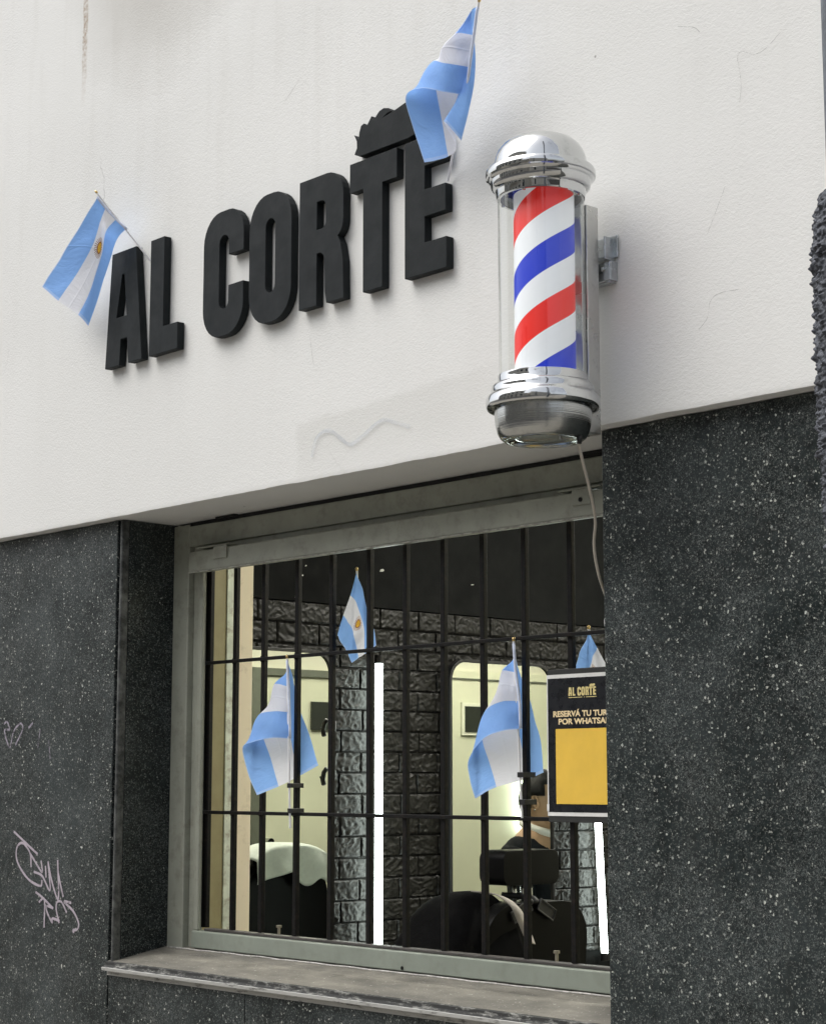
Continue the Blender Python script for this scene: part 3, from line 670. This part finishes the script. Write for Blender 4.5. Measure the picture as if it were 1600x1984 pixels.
G1 = [[(-5.687,1.43),(-5.608,1.394),(-5.526,1.357)],[(-5.565,1.312),(-5.576,1.36),(-5.625,1.392),(-5.663,1.375),(-5.656,1.327),(-5.584,1.273),(-5.503,1.252),(-5.493,1.272)],
[(-5.576,1.36),(-5.528,1.322),(-5.493,1.298),(-5.502,1.336)],[(-5.547,1.298),(-5.492,1.285),(-5.44,1.24),(-5.458,1.335)],[(-5.473,1.32),(-5.467,1.281)],[(-5.458,1.335),(-5.425,1.262),(-5.386,1.216),(-5.397,1.342)],
[(-5.39,1.297),(-5.376,1.263),(-5.356,1.222)],[(-5.531,1.231),(-5.48,1.212),(-5.416,1.181)],[(-5.508,1.198),(-5.473,1.208),(-5.47,1.116)],[(-5.417,1.183),(-5.458,1.187),(-5.452,1.166),(-5.42,1.136),(-5.419,1.149),(-5.374,1.143)],
[(-5.376,1.136),(-5.396,1.178),(-5.393,1.203),(-5.365,1.205),(-5.331,1.172)],[(-5.305,1.205),(-5.349,1.207),(-5.292,1.179),(-5.258,1.143),(-5.265,1.122),(-5.289,1.118),(-5.284,1.11)]]
mb = MB()
for i, g in enumerate(G1): ribbon(mb, g, .0080, .0438-.00012*i)
mb.build('graffiti_tag', fade_mat('lilac_marker', (.42,.37,.42), .95, 60, .12, .45), B, fixn=False)
G2 = [[(-5.778,1.802),(-5.756,1.81),(-5.737,1.783),(-5.772,1.779),(-5.733,1.721),(-5.71,1.773),(-5.667,1.802),(-5.649,1.781),(-5.694,1.728)],[(-5.61,1.785),(-5.581,1.802)],[(-5.533,1.779),(-5.546,1.714)],[(-5.476,1.74),(-5.463,1.678)]]
FLM = fade_mat('faded_lilac_marker', (.34,.31,.37), .9, 60, .25, .55)
for i, g in enumerate(G2):
    mb = MB(); ribbon(mb, g, .0075 if i < 2 else .004, .0438-.00012*i); mb.build('graffiti_stroke', FLM, B, fixn=False)
mb = MB(); ribbon(mb, [(-4.019,2.524),(-3.999,2.574),(-3.966,2.591),(-3.927,2.585),(-3.887,2.558),(-3.849,2.538),(-3.804,2.551),(-3.742,2.58),(-3.705,2.587),(-3.656,2.572),(-3.602,2.553)], .011, -.0052)
mb.build('faded_scribble', fade_mat('faded_blue_pen', (.46,.50,.56), .38, 7, .25, .55), B, fixn=False)
CRK = fade_mat('crack_shadow', (.16,.155,.15), .55, 80, .35, .55)
for i, g in enumerate([[(-4.029,2.885),(-4.023,2.84),(-4.009,2.793)],[(-2.354,3.286),(-2.396,3.261),(-2.428,3.256),(-2.46,3.273),(-2.476,3.262),(-2.47,3.2),(-2.473,3.153)],[(-2.521,2.963),(-2.547,2.914),(-2.576,2.863)],
  [(-2.479,2.711),(-2.544,2.714),(-2.571,2.7),(-2.582,2.662),(-2.607,2.64)],[(-2.648,3.393),(-2.604,3.377),(-2.583,3.359)]]):
    mb = MB(); gg = [(a+.004*noise.noise(Vector((a*50,b*50,0))), b) for a, b in g]; ribbon(mb, gg, .0014, -.0055)
    mb.build('plaster_crack', CRK, B, fixn=False)

# ------------------------------------------------------------------ street pole at the right edge of the view
def street_pole():
    # its left side only just enters the frame
    c = Vector((-1.075,-1.592,0)); r = .073
    T = thing('street_pole', 'grey street pole with rough dark coating, at the right edge of the view', 'pole', (c.x, c.y, 0))
    MB().lathe([(r,0),(r,6.5)], (c.x,c.y,0), 64).build('shaft', m_paint('blue_grey_pole_paint', (.10,.115,.14), .5, .25, .4, 30, dirt=(.03,.03,.035), dirt_amt=.6, world=True), T, auto=40)
    vs = []; n = 420; m = 900; z0, z1 = 1.55, 2.245
    idx = np.arange(n)/n*2*math.pi
    for j in range(m+1):
        z = z0+(z1-z0)*j/m; top = min(1, (z1-z)/.055)**.5 if z < z1 else 0
        th = .0035 + .0115*top*(1 if z > 1.98 else max(.30, 1-(1.98-z)*4.0))
        for k in range(n):
            a = idx[k]; near = math.cos(a-math.radians(205)) > -.2
            h = 0
            if near:
                q = Vector((math.cos(a)*r*1, math.sin(a)*r, z))
                h = abs(noise.noise(q*95))*.0075*(.35+.65*top) + max(0, noise.noise(q*210))*.006
            vs.append((c.x+(r+th+h)*math.cos(a), c.y+(r+th+h)*math.sin(a), z))
    fs = [(j*n+k, j*n+(k+1)%n, (j+1)*n+(k+1)%n, (j+1)*n+k) for j in range(m) for k in range(n)]
    nn = NT('rough_coating', (.05,.055,.065), .7); P = nn.pos()
    nn.col(nn.mix(nn.ramp(nn.noise(P, 160, 4, .7), .35, .65), (.018,.020,.026), (.115,.125,.15))); nn.bump(nn.noise(P, 300, 4), .6, .004)
    MB().add(vs, fs).build('rough_coating', nn.m, T, fixn=False, smooth=True)
street_pole()

# ================================================================== THE SALON BEHIND THE WINDOW
CHIPS = [(1.406,2.415,.012,.006),(1.025,2.403,.004,.003),(1.008,2.365,.005,.003),(.977,2.285,.003,.007),(1.898,2.394,.009,.002)]
def salon():
    blk = m_paint('charcoal_wall_paint', (.0062,.0068,.0068), .85, .15, .25, 5, world=True, spec=.12)
    n = NT('cream_wall_paint', (.5,.5,.36), .7); P = n.pos(); n.col(n.mix(n.ramp(n.noise(P, 1.6, 4), .3, .7), (.53,.525,.41), (.61,.60,.48))); cream = n.m
    LX, RX, BY = -5.3, -2.34, 7.0
    MB().box(-5.6,LX-.03,.47,BY,0,3.3).build('side_wall', blk, B)
    MB().box(LX-.0295,LX-.004,.41,BY,2.268,3.3).build('painted_panel', blk, B)
    MB().box(RX,RX+.2,.47,BY,0,3.3).build('side_wall', cream, B)
    MB().box(-5.6,RX+.2,BY,BY+.2,0,3.3).build('back_wall', cream, B)
    MB().box(-5.6,RX+.2,.46,BY+.2,3.3,3.4).build('ceiling', m_plain('ceiling_paint', (.30,.30,.28), .9), B)
    MB().box(-5.6,RX+.2,.41,BY,-.02,.006).build('floor', m_paint('dark_floor_tiles', (.12,.11,.10), .4, .1, .1, 4, world=True), B)
    # relief panels that imitate rough bricks, painted black
    y0, y1, z0, z1, st = .40, 3.30, .90, 2.266, .0042
    ny, nz = int((y1-y0)/st), int((z1-z0)/st); bw, bh = .200, .0790
    vs = np.zeros(((ny+1)*(nz+1), 3)); i = 0
    for a in range(ny+1):
        y = y0+(y1-y0)*a/ny
        for b in range(nz+1):
            z = z0+(z1-z0)*b/nz
            row = math.floor((z1-z)/bh); fz = ((z1-z)/bh) % 1; off = .5*(row % 2) + .11*noise.noise(Vector((row*3.7,0,0)))
            fy = (y/bw+off) % 1; col = math.floor(y/bw+off)
            e = min(min(fz, 1-fz)*bh, min(fy, 1-fy)*bw)
            edge = min(1, max(0, (e-.0014)/.0030))
            s = Vector((row*5.3+col*2.1, y*1.0, z*1.25))
            q = s + noise.noise_vector(s*9)*.035
            h = 1-abs(noise.noise(q*34))*2.8; h2 = 1-abs(noise.noise(q*66+Vector((7,1,3))))*2.4
            hh = .0068 + .0024*max(-.6, h) + .0016*max(-.7, h2)
            x = LX - .012 + edge*hh
            vs[i] = (x, y, z); i += 1
    fs = [(a*(nz+1)+b, (a+1)*(nz+1)+b, (a+1)*(nz+1)+b+1, a*(nz+1)+b+1) for a in range(ny) for b in range(nz)]
    bp = m_paint('black_relief_paint', (.0050,.0047,.0040), .46, .3, .2, 20, world=True, spec=.30)
    MB().add(vs.tolist(), fs).build('brick_relief_panel', bp, B, fixn=False, auto=50)
    MB().box(LX-.0295,LX-.013,.41,BY,0,.90).box(LX-.0295,LX-.013,3.30,BY,.90,2.268).build('brick_panel_backing', blk, B)
    wh = m_plain('bare_plaster_chip', (.55,.55,.52), .9)
    for y, z, a, b in CHIPS:
        c = MB().prism([(-a,-b),(a*.3,-b*.8),(a,0),(a*.4,b),(-a*.5,b*.6)], 0, .0014); c.v = [(-5.3038+v[1], y+v[0], z+v[2]) for v in c.v]
        c.build('paint_chip', wh, B)
    # pier and door jamb next to the window
    jamb_shade = NT('shaded_cream_jamb', (.4,.36,.2), .6); P = jamb_shade.pos(); jamb_shade.col(jamb_shade.mix(jamb_shade.ramp(jamb_shade.noise(P, 9, 5, .65), .4, .75), (.30,.265,.135), (.24,.20,.10)))  # cream jamb in its shaded tone, the shade put into the colour
    MB().box(-5.33,-5.106,.40,.512,.95,3.0).build('inner_jamb', jamb_shade.m, B, bevel=.002)
    MB().box(-5.33,-5.102,.5125,.5395,1.0,3.0).build('inner_trim', m_paint('white_trim', (.62,.66,.55), .6, .2, .2, 12, dirt=(.2,.13,.07), dirt_amt=.7, world=True), B)
    pier = NT('cream_pier', (.7,.6,.43), .65); P = pier.pos(); pier.col(pier.mix(pier.ramp(pier.noise(P, 11, 6, .7), .55, .75), (.80,.70,.52), (.56,.47,.34)))
    MB().box(-5.33,-5.100,.540,.624,.95,3.0).build('inner_pier', pier.m, B, bevel=.004)
    MB().box(-5.6,-5.335,.405,.64,0,3.3).build('inner_return', blk, B)
    # opposite wall: door surround, lintel and two dark fanlight vents, seen in the mirrors
    fr = m_plain('grey_green_trim', (.11,.12,.09), .5); dk = m_plain('dark_vent', (.020,.024,.018), .4); lt = m_plain('pale_trim', (.62,.63,.50), .5)
    D = MB().box(RX-.03,RX-.001,3.0,4.05,.0,2.23).build('door', m_paint('cream_door', (.56,.57,.42), .55, .06, .08, 3, world=True), B)
    MB().box(RX-.045,RX-.0305,2.975,3.04,0,2.235).box(RX-.045,RX-.0305,3.04,4.05,2.195,2.235).build('frame', fr, D)
    MB().box(RX-.045,RX-.0305,3.40,3.66,1.895,2.055).build('vent', dk, D)
    MB().tube([(RX-.03,3.09,1.27),(RX-.075,3.09,1.27)], .022, 14).build('knob', M['steel'], D)
    D2 = MB().box(RX-.03,RX-.001,4.48,5.42,.0,2.28).build('door', m_paint('cream_door_second', (.56,.57,.42), .55, .06, .08, 3, world=True), B)
    MB().box(RX-.045,RX-.0305,4.59,4.96,1.885,2.085).build('frame', lt, D2)
    MB().box(RX-.050,RX-.0455,4.615,4.945,1.905,2.062).build('vent', dk, D2)
    MB().box(RX-.036,RX-.0305,4.48,5.42,2.225,2.236).build('frame', fr, D2)
    # ceiling lamp strips (lit)
    lm = m_emit('ceiling_lamp_glow', (1,.97,.86), LAMP)
    for y in (2.2, 4.6):
        c = thing('ceiling_lamp', 'lit ceiling strip lamp inside the salon, '+('nearer the window' if y < 3 else 'towards the back of the room'), 'lamp', (-3.6, y, 3.25), 'ceiling lamps of the salon')
        MB().box(-4.3,-2.9,y-.10,y+.10,3.26,3.299).build('housing', M['stick'], c, bevel=.004)
        MB().box(-4.27,-2.93,y-.085,y+.085,3.25,3.2595).build('diffuser', lm, c)
LAMP = 64.0; TUBE = 12.0
salon()
def led(name_label, x, y, z0, z1, tilt=0.0, r=.0145, axis='L'):
    T = thing('light_tube', name_label, 'light tube', (x, y, z0), 'upright white light tubes on the salon walls')
    d = tilt
    g = m_emit('tube_glow', (.88,1.0,.93), TUBE) if 'tube_glow' not in bpy.data.materials else bpy.data.materials['tube_glow']
    MB().tube([(x,y,z0),(x,y+d,z1)], r, 20).build('glowing_tube', g, T, smooth=True)
    for z, dy in ((z0-.011, 0),(z1+.012, d)):
        MB().tube([(x,y+dy,z-.016),(x,y+dy,z+.016)], r+.004, 20).build('end_cap', M['black'], T, auto=40)
    return T
led('lit white tube on the black brick wall between the two mirrors', -5.262, 1.356, .99, 2.052)
led('lit white tube just left of the right pillar, below the poster', -5.262, 2.624, .885, 1.95, -.058)
led('lit white tube seen in the right mirror beside the person', -2.41, 5.14, 1.285, 1.80, r=.024)

def mirror(label, y0, y1, z0, z1):
    T = thing('wall_mirror', label, 'mirror', (-5.285, (y0+y1)/2, z0), 'round cornered black framed mirrors')
    mm = NT('mirror_silver', (.90,.92,.86), .0, 1.0); mm.b.inputs['Roughness'].default_value = .008
    out = [(y, z) for y, z in rrect(y0, y1, z0, z1, .085, 8)]; inn = rrect(y0+.012, y1-.012, z0+.012, z1-.012, .073, 8)
    def turn(mb, X0):   # outlines are in (y, z): swap axes so that the face looks along +X
        mb.v = [(-v[1], v[0], v[2]) for v in mb.v]; return mb
    turn(MB().prism(inn, 5.266, 5.284), 0).build('glass', mm.m, T)
    turn(MB().prism(out, 5.258, 5.286, [inn]), 0).build('frame', M['black'], T, bevel=.002)
mirror('black framed mirror behind the left flag, reflecting the cream door', .45, 1.125, .55, 2.085)
mirror('black framed mirror behind the right flag, reflecting the cream wall and a person', 1.728, 2.322, .55, 2.085)
# small hooks on the frame edge of the first mirror
hk = MB()
for z in (1.80, 1.62):
    hk.tube([(-5.25,1.116,z+.03),(-5.238,1.112,z+.015),(-5.236,1.108,z-.012),(-5.245,1.106,z-.03)], .009, 8).tube([(-5.238,1.112,z),(-5.230,1.100,z-.006)], .006, 8)
tag(hk.build('clipper_hook', M['black'], smooth=True), 'black hooks on the right edge of the left mirror', 'hook')

def soft_box(x0,x1,y0,y1,z0,z1): return MB().box(x0,x1,y0,y1,z0,z1)
def make_chair(label):
    T = thing('barber_chair', label, 'barber chair', (0,0,0), 'black barber chairs facing the mirrors')
    L = M['leather']; C = M['chrome']
    MB().lathe([(0,.0),(.30,.0),(.30,.02),(.26,.045),(.06,.06),(.05,.35),(.07,.42),(0,.42)], (0,0,0), 40).build('pedestal', C, T, auto=40)
    soft_box(-.30,.20,-.25,.25,.42,.56).build('seat', L, T, bevel=.045, seg=5, smooth=True)
    # backrest: rounded shoulders, slightly reclined, back panel towards +X
    bk = MB(); out = []
    for y, z in rrect(-.225,.225,.56,1.238,.12,8): out.append((y, z))
    bk.prism(out, -.07, .05); bk.v = [(-v[1]*1.0+.10+(v[2]-.56)*.10, v[0], v[2]) for v in bk.v]
    bk.build('backrest', L, T, bevel=.032, seg=5, smooth=True)
    hp = MB().tube([(.165,-.035,1.18),(.165,-.035,1.33)], .007, 8).tube([(.165,.0,1.18),(.165,.0,1.33)], .007, 8).tube([(.165,.035,1.18),(.165,.035,1.33)], .007, 8)
    hp.build('headrest_post', C, T, smooth=True)
    hd = MB(); o = [(y, z) for y, z in rrect(-.122,.122,1.288,1.393,.028,5)]
    hd.prism(o, -.06, .045); hd.v = [(-v[1]+.145, v[0], v[2]) for v in hd.v]
    hd.build('headrest', L, T, bevel=.022, seg=5, smooth=True)
    wood = m_paint('brown_armrest', (.22,.10,.045), .3, .2, .1, 20) if 'brown_armrest' not in bpy.data.materials else bpy.data.materials['brown_armrest']
    for s in (-1, 1):
        MB().tube(cat_rom([(.10,s*.30,.60),(.08,s*.31,.76),(-.05,s*.31,.79),(-.28,s*.31,.77),(-.31,s*.305,.60)], 24), .016, 10).build('arm_frame', C, T, smooth=True)
        soft_box(-.26,.04,s*.31-.03,s*.31+.03,.80,.83).build('armrest', wood, T, bevel=.012, seg=3, smooth=True)
    MB().box(-.62,-.38,-.17,.17,.13,.16).tube([(-.3,0,.45),(-.5,0,.16)], .02, 8).build('footrest', C, T, bevel=.006)
    return T
CH1 = make_chair('black barber chair with straps on its back, below the poster')
CH1.location = (-4.17, .835, 0)
def copy_thing(o, label):
    c = o.copy(); COL.objects.link(c); c['label'] = label
    for ch in o.children:
        d = ch.copy(); COL.objects.link(d); d.parent = c
    return c
CH2 = copy_thing(CH1, 'black barber chair with a pale towel over its back, seen in the left mirror'); CH2.location = (-4.17, 1.89, 0)
# straps with buckles on the back of the first chair
def strap():
    T = thing('apron_straps', 'crossed black straps with square buckles over the barber chair back', 'straps', (-3.95,.80,1.2))
    bl = m_plain('black_webbing', (.018,.018,.019), .5); ed = m_plain('grey_buckle', (.05,.05,.05), .35)
    for s in (-1, 1):
        c = Vector((-3.925, .800+s*.055, 1.215)); u = Vector((-.06, s*.80, -.42)).normalized(); v = Vector((-.03, s*.42, .85)).normalized()
        p = [c+u*a+v*b for a, b in ((-.040,-.017),(.040,-.017),(.040,.017),(-.040,.017))]; nrm = Vector((.006,0,0))
        MB().add(p+[q-nrm for q in p], [(0,1,2,3),(7,6,5,4),(0,4,5,1),(1,5,6,2),(2,6,7,3),(3,7,4,0)]).build('strap', bl, T, bevel=.002)
        MB().tube([q+Vector((.003,0,0)) for q in p+[p[0]]], .0028, 6).build('buckle', ed, T)
        MB().tube(cat_rom([c-u*.05, Vector((-3.95,.80+s*.01,1.252)), Vector((-4.03,.80-s*.03,1.258))], 12), .009, 8).build('strap', bl, T, smooth=True)
strap()
def cloth_grid(f, nu, nv, m, name, parent=None, solid=.004):
    vs = [f(i/nu, j/nv) for i in range(nu+1) for j in range(nv+1)]
    fs = [(i*(nv+1)+j, (i+1)*(nv+1)+j, (i+1)*(nv+1)+j+1, i*(nv+1)+j+1) for i in range(nu) for j in range(nv)]
    return MB().add(vs, fs).build(name, m, parent, smooth=True, solid=solid, fixn=False)
def cape():
    T = thing('barber_cape', 'black cape with a pale hem strip, draped left of the chair', 'cape', (-4.3,.75,.7))
    bc = m_paint('black_nylon', (.003,.003,.0033), .85, .2, .3, 14); bc.node_tree.nodes['Principled BSDF'].inputs['Specular IOR Level'].default_value = .08
    def f(u, v):
        # u runs along the room (towards the window at 0), v from the far side over the ridge to the near side
        y = .43 + .31*u
        top = 1.06 + .205*math.sin(min(1, u/.85)*math.pi/2)
        a = (v-.5)*math.pi*.98; sa = math.sin(a); x = -4.12 + .225*math.copysign(abs(sa)**.7, sa)*(.80+.25*u); z = .50 + (top-.50)*max(0, math.cos(a))**.5
        fold = .010*math.sin(v*19+u*6)*min(1, abs(v-.5)*3.2) + .010*noise.noise(Vector((u*4, v*5, 2)))
        return (x+fold, y+fold*.6, z)
    cloth_grid(f, 40, 60, bc, 'cloth', T)
    # pale hem strip over the ridge, on the side of the window
    pts = [(-4.02,.640,1.272),(-3.93,.648,1.266),(-3.885,.672,1.232),(-3.878,.695,1.183),(-3.875,.716,1.146),(-3.873,.724,1.126)]
    c = cat_rom(pts, 24); vs = []
    for i, p in enumerate(c):
        w_ = .018*(1+.2*noise.noise(Vector((i*.3,0,0)))); vs += [p+Vector((.006,-w_,.004)), p+Vector((.008,w_,-.004))]
    MB().add(vs, [(2*i,2*i+1,2*i+3,2*i+2) for i in range(24)]).build('hem_strip', m_plain('grey_hem', (.36,.33,.30), .7), T, smooth=True, solid=.003, fixn=False)
cape()
def towel():
    tw = m_paint('pale_green_towel', (.66,.70,.64), .95, .06, .6, 60)
    cx, cy = -4.17, 1.885
    def f(u, v):
        y = cy - .22 + .44*u
        a = (v-.5)*2            # -1 front (towards mirror) .. 1 back
        t = abs(a); over = 1.337 - .07*abs(2*u-1)**3.2 - .012*u
        ln = .115 + .065*math.exp(-((u-.62)/.11)**2) + .012*math.sin(u*9) - .02*(2*u-1)**4
        z = over - .012*(t/.3)**2 if t < .3 else over - .012 - (t-.3)/.7*ln
        wx = .085*min(1, (t/.3))**.6 + .012*max(0, t-.3) + .026*math.sin(u*15+2+t)*max(0, t-.15) + .02*noise.noise(Vector((u*6, t*2, 3)))*t
        x = cx + .150 + (wx if a > 0 else -wx) - (.02 if a < 0 else 0)
        return (x, y, z)
    o = cloth_grid(f, 44, 40, tw, 'towel', None, .006)
    tag(o, 'pale green towel draped over the backrest, seen in the left mirror', 'towel')
towel()
# raise: the second chair has its headrest pulled off under the towel
for ch in list(CH2.children):
    if ch.name.startswith('headrest'): ch.location.z -= .075

# ------------------------------------------------------------------ person standing at the second station (seen in the mirror)
def skinned(name, verts, edges, radii, m, parent, sub=2, root=0):
    off = absloc(parent); me = bpy.data.meshes.new(name); me.from_pydata([Vector(v)-off for v in verts], edges, []); me.materials.append(m)
    o = bpy.data.objects.new(name, me); link(o, parent)
    sk = o.modifiers.new('skin', 'SKIN'); sk.use_smooth_shade = True
    lay = me.skin_vertices[0] if me.skin_vertices else None
    if lay is None:
        bm = bmesh.new(); bm.from_mesh(me); bm.verts.layers.skin.verify(); bm.to_mesh(me); bm.free(); lay = me.skin_vertices[0]
    for i, r in enumerate(radii):
        lay.data[i].radius = r if hasattr(r, '__len__') else (r, r); lay.data[i].use_root = (i == root)
    md = o.modifiers.new('sub', 'SUBSURF'); md.levels = sub; md.render_levels = sub
    return o
def person():
    PX, PY = -4.655, 2.875; fd = Vector((-.875, .26, 0)).normalized(); sdv = Vector((fd.y, -fd.x, 0))   # facing, and the right hand side
    T = thing('person', 'person with short dark hair and earring, in black top with pale collar', 'person', (PX, PY, 0))
    base = Vector((PX, PY, 0))
    def q(s, f, z): return base + sdv*s + fd*f + Vector((0,0,z))
    skin = m_paint('skin', (.40,.25,.15), .5, .06, .1, 20); hair = m_paint('dark_hair', (.004,.0035,.003), .5, .3, .6, 60, spec=.2)
    shirt = m_paint('black_jersey', (.007,.008,.010), .8, .2, .3, 20, spec=.15); tro = m_plain('dark_trousers', (.02,.022,.03), .8); shoe = m_plain('black_shoes', (.02,.02,.02), .4)
    V = [q(0,0,.86), q(0,.0,1.02), q(0,.0,1.20), q(0,-.01,1.31), q(0,.0,1.40), q(0,.015,1.47)]
    E_ = [(0,1),(1,2),(2,3),(3,4),(4,5)]; Rr = [(.15,.11),(.145,.10),(.165,.115),(.13,.09),(.060,.058),(.055,.055)]
    for s in (-1, 1):
        n = len(V); V += [q(s*.17,-.01,1.295), q(s*.215,.03,1.06), q(s*.19,.20,1.00), q(s*.16,.27,1.02)]
        E_ += [(3,n),(n,n+1),(n+1,n+2),(n+2,n+3)]; Rr += [.062,.046,.036,.026]
        h = n+3
        for k, (ds, ln) in enumerate(((-.030,.075),(-.010,.088),(.010,.083),(.028,.066))):
            m_ = len(V); V += [q(s*.16+ds,.32,1.02), q(s*.16+ds,.32+ln*.5,1.012), q(s*.16+ds,.32+ln*.8,.985)]
            E_ += [(h,m_),(m_,m_+1),(m_+1,m_+2)]; Rr += [.0105,.009,.0075]
        m_ = len(V); V += [q(s*.16-s*.045,.30,1.035), q(s*.16-s*.055,.34,1.03)]; E_ += [(h,m_),(m_,m_+1)]; Rr += [.011,.009]
        n = len(V); V += [q(s*.09,0,.80), q(s*.095,.02,.48), q(s*.10,-.01,.09), q(s*.10,.13,.04)]
        E_ += [(0,n),(n,n+1),(n+1,n+2),(n+2,n+3)]; Rr += [.088,.058,.040,.032]
    skinned('body', V, E_, Rr, skin, T)
    # head with face: profile built from rings
    hc = q(0,.03,1.515); rings = []; ns, nr = 28, 22; vs = []
    for i in range(nr+1):
        t = math.pi*i/nr; zz = math.cos(t)
        for k in range(ns):
            a = 2*math.pi*k/ns; ca, sa = math.cos(a), math.sin(a)      # ca towards face
            rx = .098*math.sin(t); ry = .074*math.sin(t)
            if zz < -.1: rx *= 1-.18*(-zz-.1); ry *= 1-.28*(-zz-.1)*1.3
            x = ca*rx - .012*(1 if zz > .2 else 0)*0; y = sa*ry; z = zz*.124
            if ca > 0:
                nose = math.exp(-((z+.018)/.020)**2)*math.exp(-(sa/.16)**2); x += .026*nose
                x += .010*math.exp(-((z+.105)/.02)**2)*math.exp(-(sa/.35)**2); x += .006*math.exp(-((z+.055)/.010)**2)*math.exp(-(sa/.3)**2)
                x -= .009*math.exp(-((z-.012)/.014)**2)*math.exp(-((abs(sa)-.38)/.16)**2)
                x += .004*math.exp(-((z-.034)/.010)**2)*math.exp(-((abs(sa)-.35)/.25)**2)
            vs.append(hc + fd*x + sdv*y + Vector((0,0,z)))
    fs = [(i*ns+k, i*ns+(k+1)%ns, (i+1)*ns+(k+1)%ns, (i+1)*ns+k) for i in range(nr) for k in range(ns)]
    hd = MB().add(vs, fs).build('head', skin, T, smooth=True)
    ew = m_plain('eye_white', (.7,.68,.66), .2); lip = m_plain('lips', (.35,.13,.11), .45)
    for s in (-1, 1):
        e = hc + fd*.080 + sdv*s*.031 + Vector((0,0,.012))
        MB().lathe([(0,-.010),(.008,-.006),(.010,0),(.008,.006),(0,.010)], e, 12).build('eye', ew, hd, smooth=True)
        c = hc - fd*.004 + sdv*s*.074 + Vector((0,0,-.005)); ear = []
        for k in range(13):
            a = 2*math.pi*k/12; ear.append(c + fd*(.014*math.cos(a)-.004*math.sin(a)) + sdv*s*(.006+.004*math.sin(a)) + Vector((0,0,.029*math.sin(a))))
        MB().tube(ear, .0055, 8).add([c+sdv*s*.003+fd*(.013*math.cos(2*math.pi*k/12))+Vector((0,0,.027*math.sin(2*math.pi*k/12))) for k in range(12)], [tuple(range(12))]).build('ear', skin, hd, smooth=True)
        MB().lathe([(0,-.005),(.005,0),(0,.005)], c+sdv*s*.012+Vector((0,0,-.036)), 10).build('earring', M['chrome'], hd, smooth=True)
    MB().tube([hc+fd*.089+sdv*d+Vector((0,0,-.056)) for d in (-.022,-.01,0,.01,.022)], [.001,.005,.0045,.005,.001], 8).build('lips', lip, hd, smooth=True)
    # hair: cap that leaves the face and ears free
    vs = []; keep = {}
    for i in range(nr+1):
        t = math.pi*i/nr; zz = math.cos(t)
        for k in range(ns):
            a = 2*math.pi*k/ns; ca, sa = math.cos(a), math.sin(a); j = 1+.04*noise.noise(Vector((i*.6,k*.7,1)))
            vs.append(hc - fd*.006 + fd*ca*.110*math.sin(t)*j + sdv*sa*.084*math.sin(t)*j + Vector((0,0,zz*.134*j+.004)))
    hf = []
    for i in range(nr):
        zz = math.cos(math.pi*(i+.5)/nr)
        for k in range(ns):
            ca = math.cos(2*math.pi*(k+.5)/ns)
            lim = .50 if ca > .35 else (.18 if ca > -.15 else (-.30 if ca > -.55 else -.62))
            if zz > lim: hf.append(fs[i*ns+k])
    MB().add(vs, hf).build('hair', hair, T, smooth=True, solid=.012, fixn=False)
    V = [q(0,0,.84), q(0,.0,1.02), q(0,.0,1.20), q(0,-.01,1.315), q(0,-.005,1.365)]; E_ = [(0,1),(1,2),(2,3),(3,4)]; Rr = [(.175,.135),(.165,.12),(.185,.135),(.145,.105),(.078,.076)]
    for s in (-1, 1):
        n = len(V); V += [q(s*.172,-.01,1.295), q(s*.216,.03,1.06), q(s*.192,.185,1.003)]; E_ += [(3,n),(n,n+1),(n+1,n+2)]; Rr += [.080,.062,.046]
    skinned('top', V, E_, Rr, shirt, T)
    V = [q(0,0,.84)]; E_ = []; Rr = [(.16,.12)]
    for s in (-1, 1):
        n = len(V); V += [q(s*.09,0,.78), q(s*.095,.02,.48), q(s*.10,-.01,.08)]; E_ += [(0,n),(n,n+1),(n+1,n+2)]; Rr += [.100,.075,.062]
    skinned('trousers', V, E_, Rr, tro, T)
    for s in (-1, 1):
        MB().tube([q(s*.10,-.05,.035), q(s*.10,.02,.045), q(s*.10,.12,.035), q(s*.10,.19,.03)], [.034,.045,.042,.026], 12).build('shoe', shoe, T, smooth=True)
    ring = [q(.082*math.sin(a), .008+.078*math.cos(a), 1.392+.026*math.cos(a+math.pi)) for a in [2*math.pi*k/24 for k in range(25)]]
    MB().tube(ring, .019, 8).build('collar', m_plain('pale_collar', (.62,.60,.55), .8), T, smooth=True)
person()
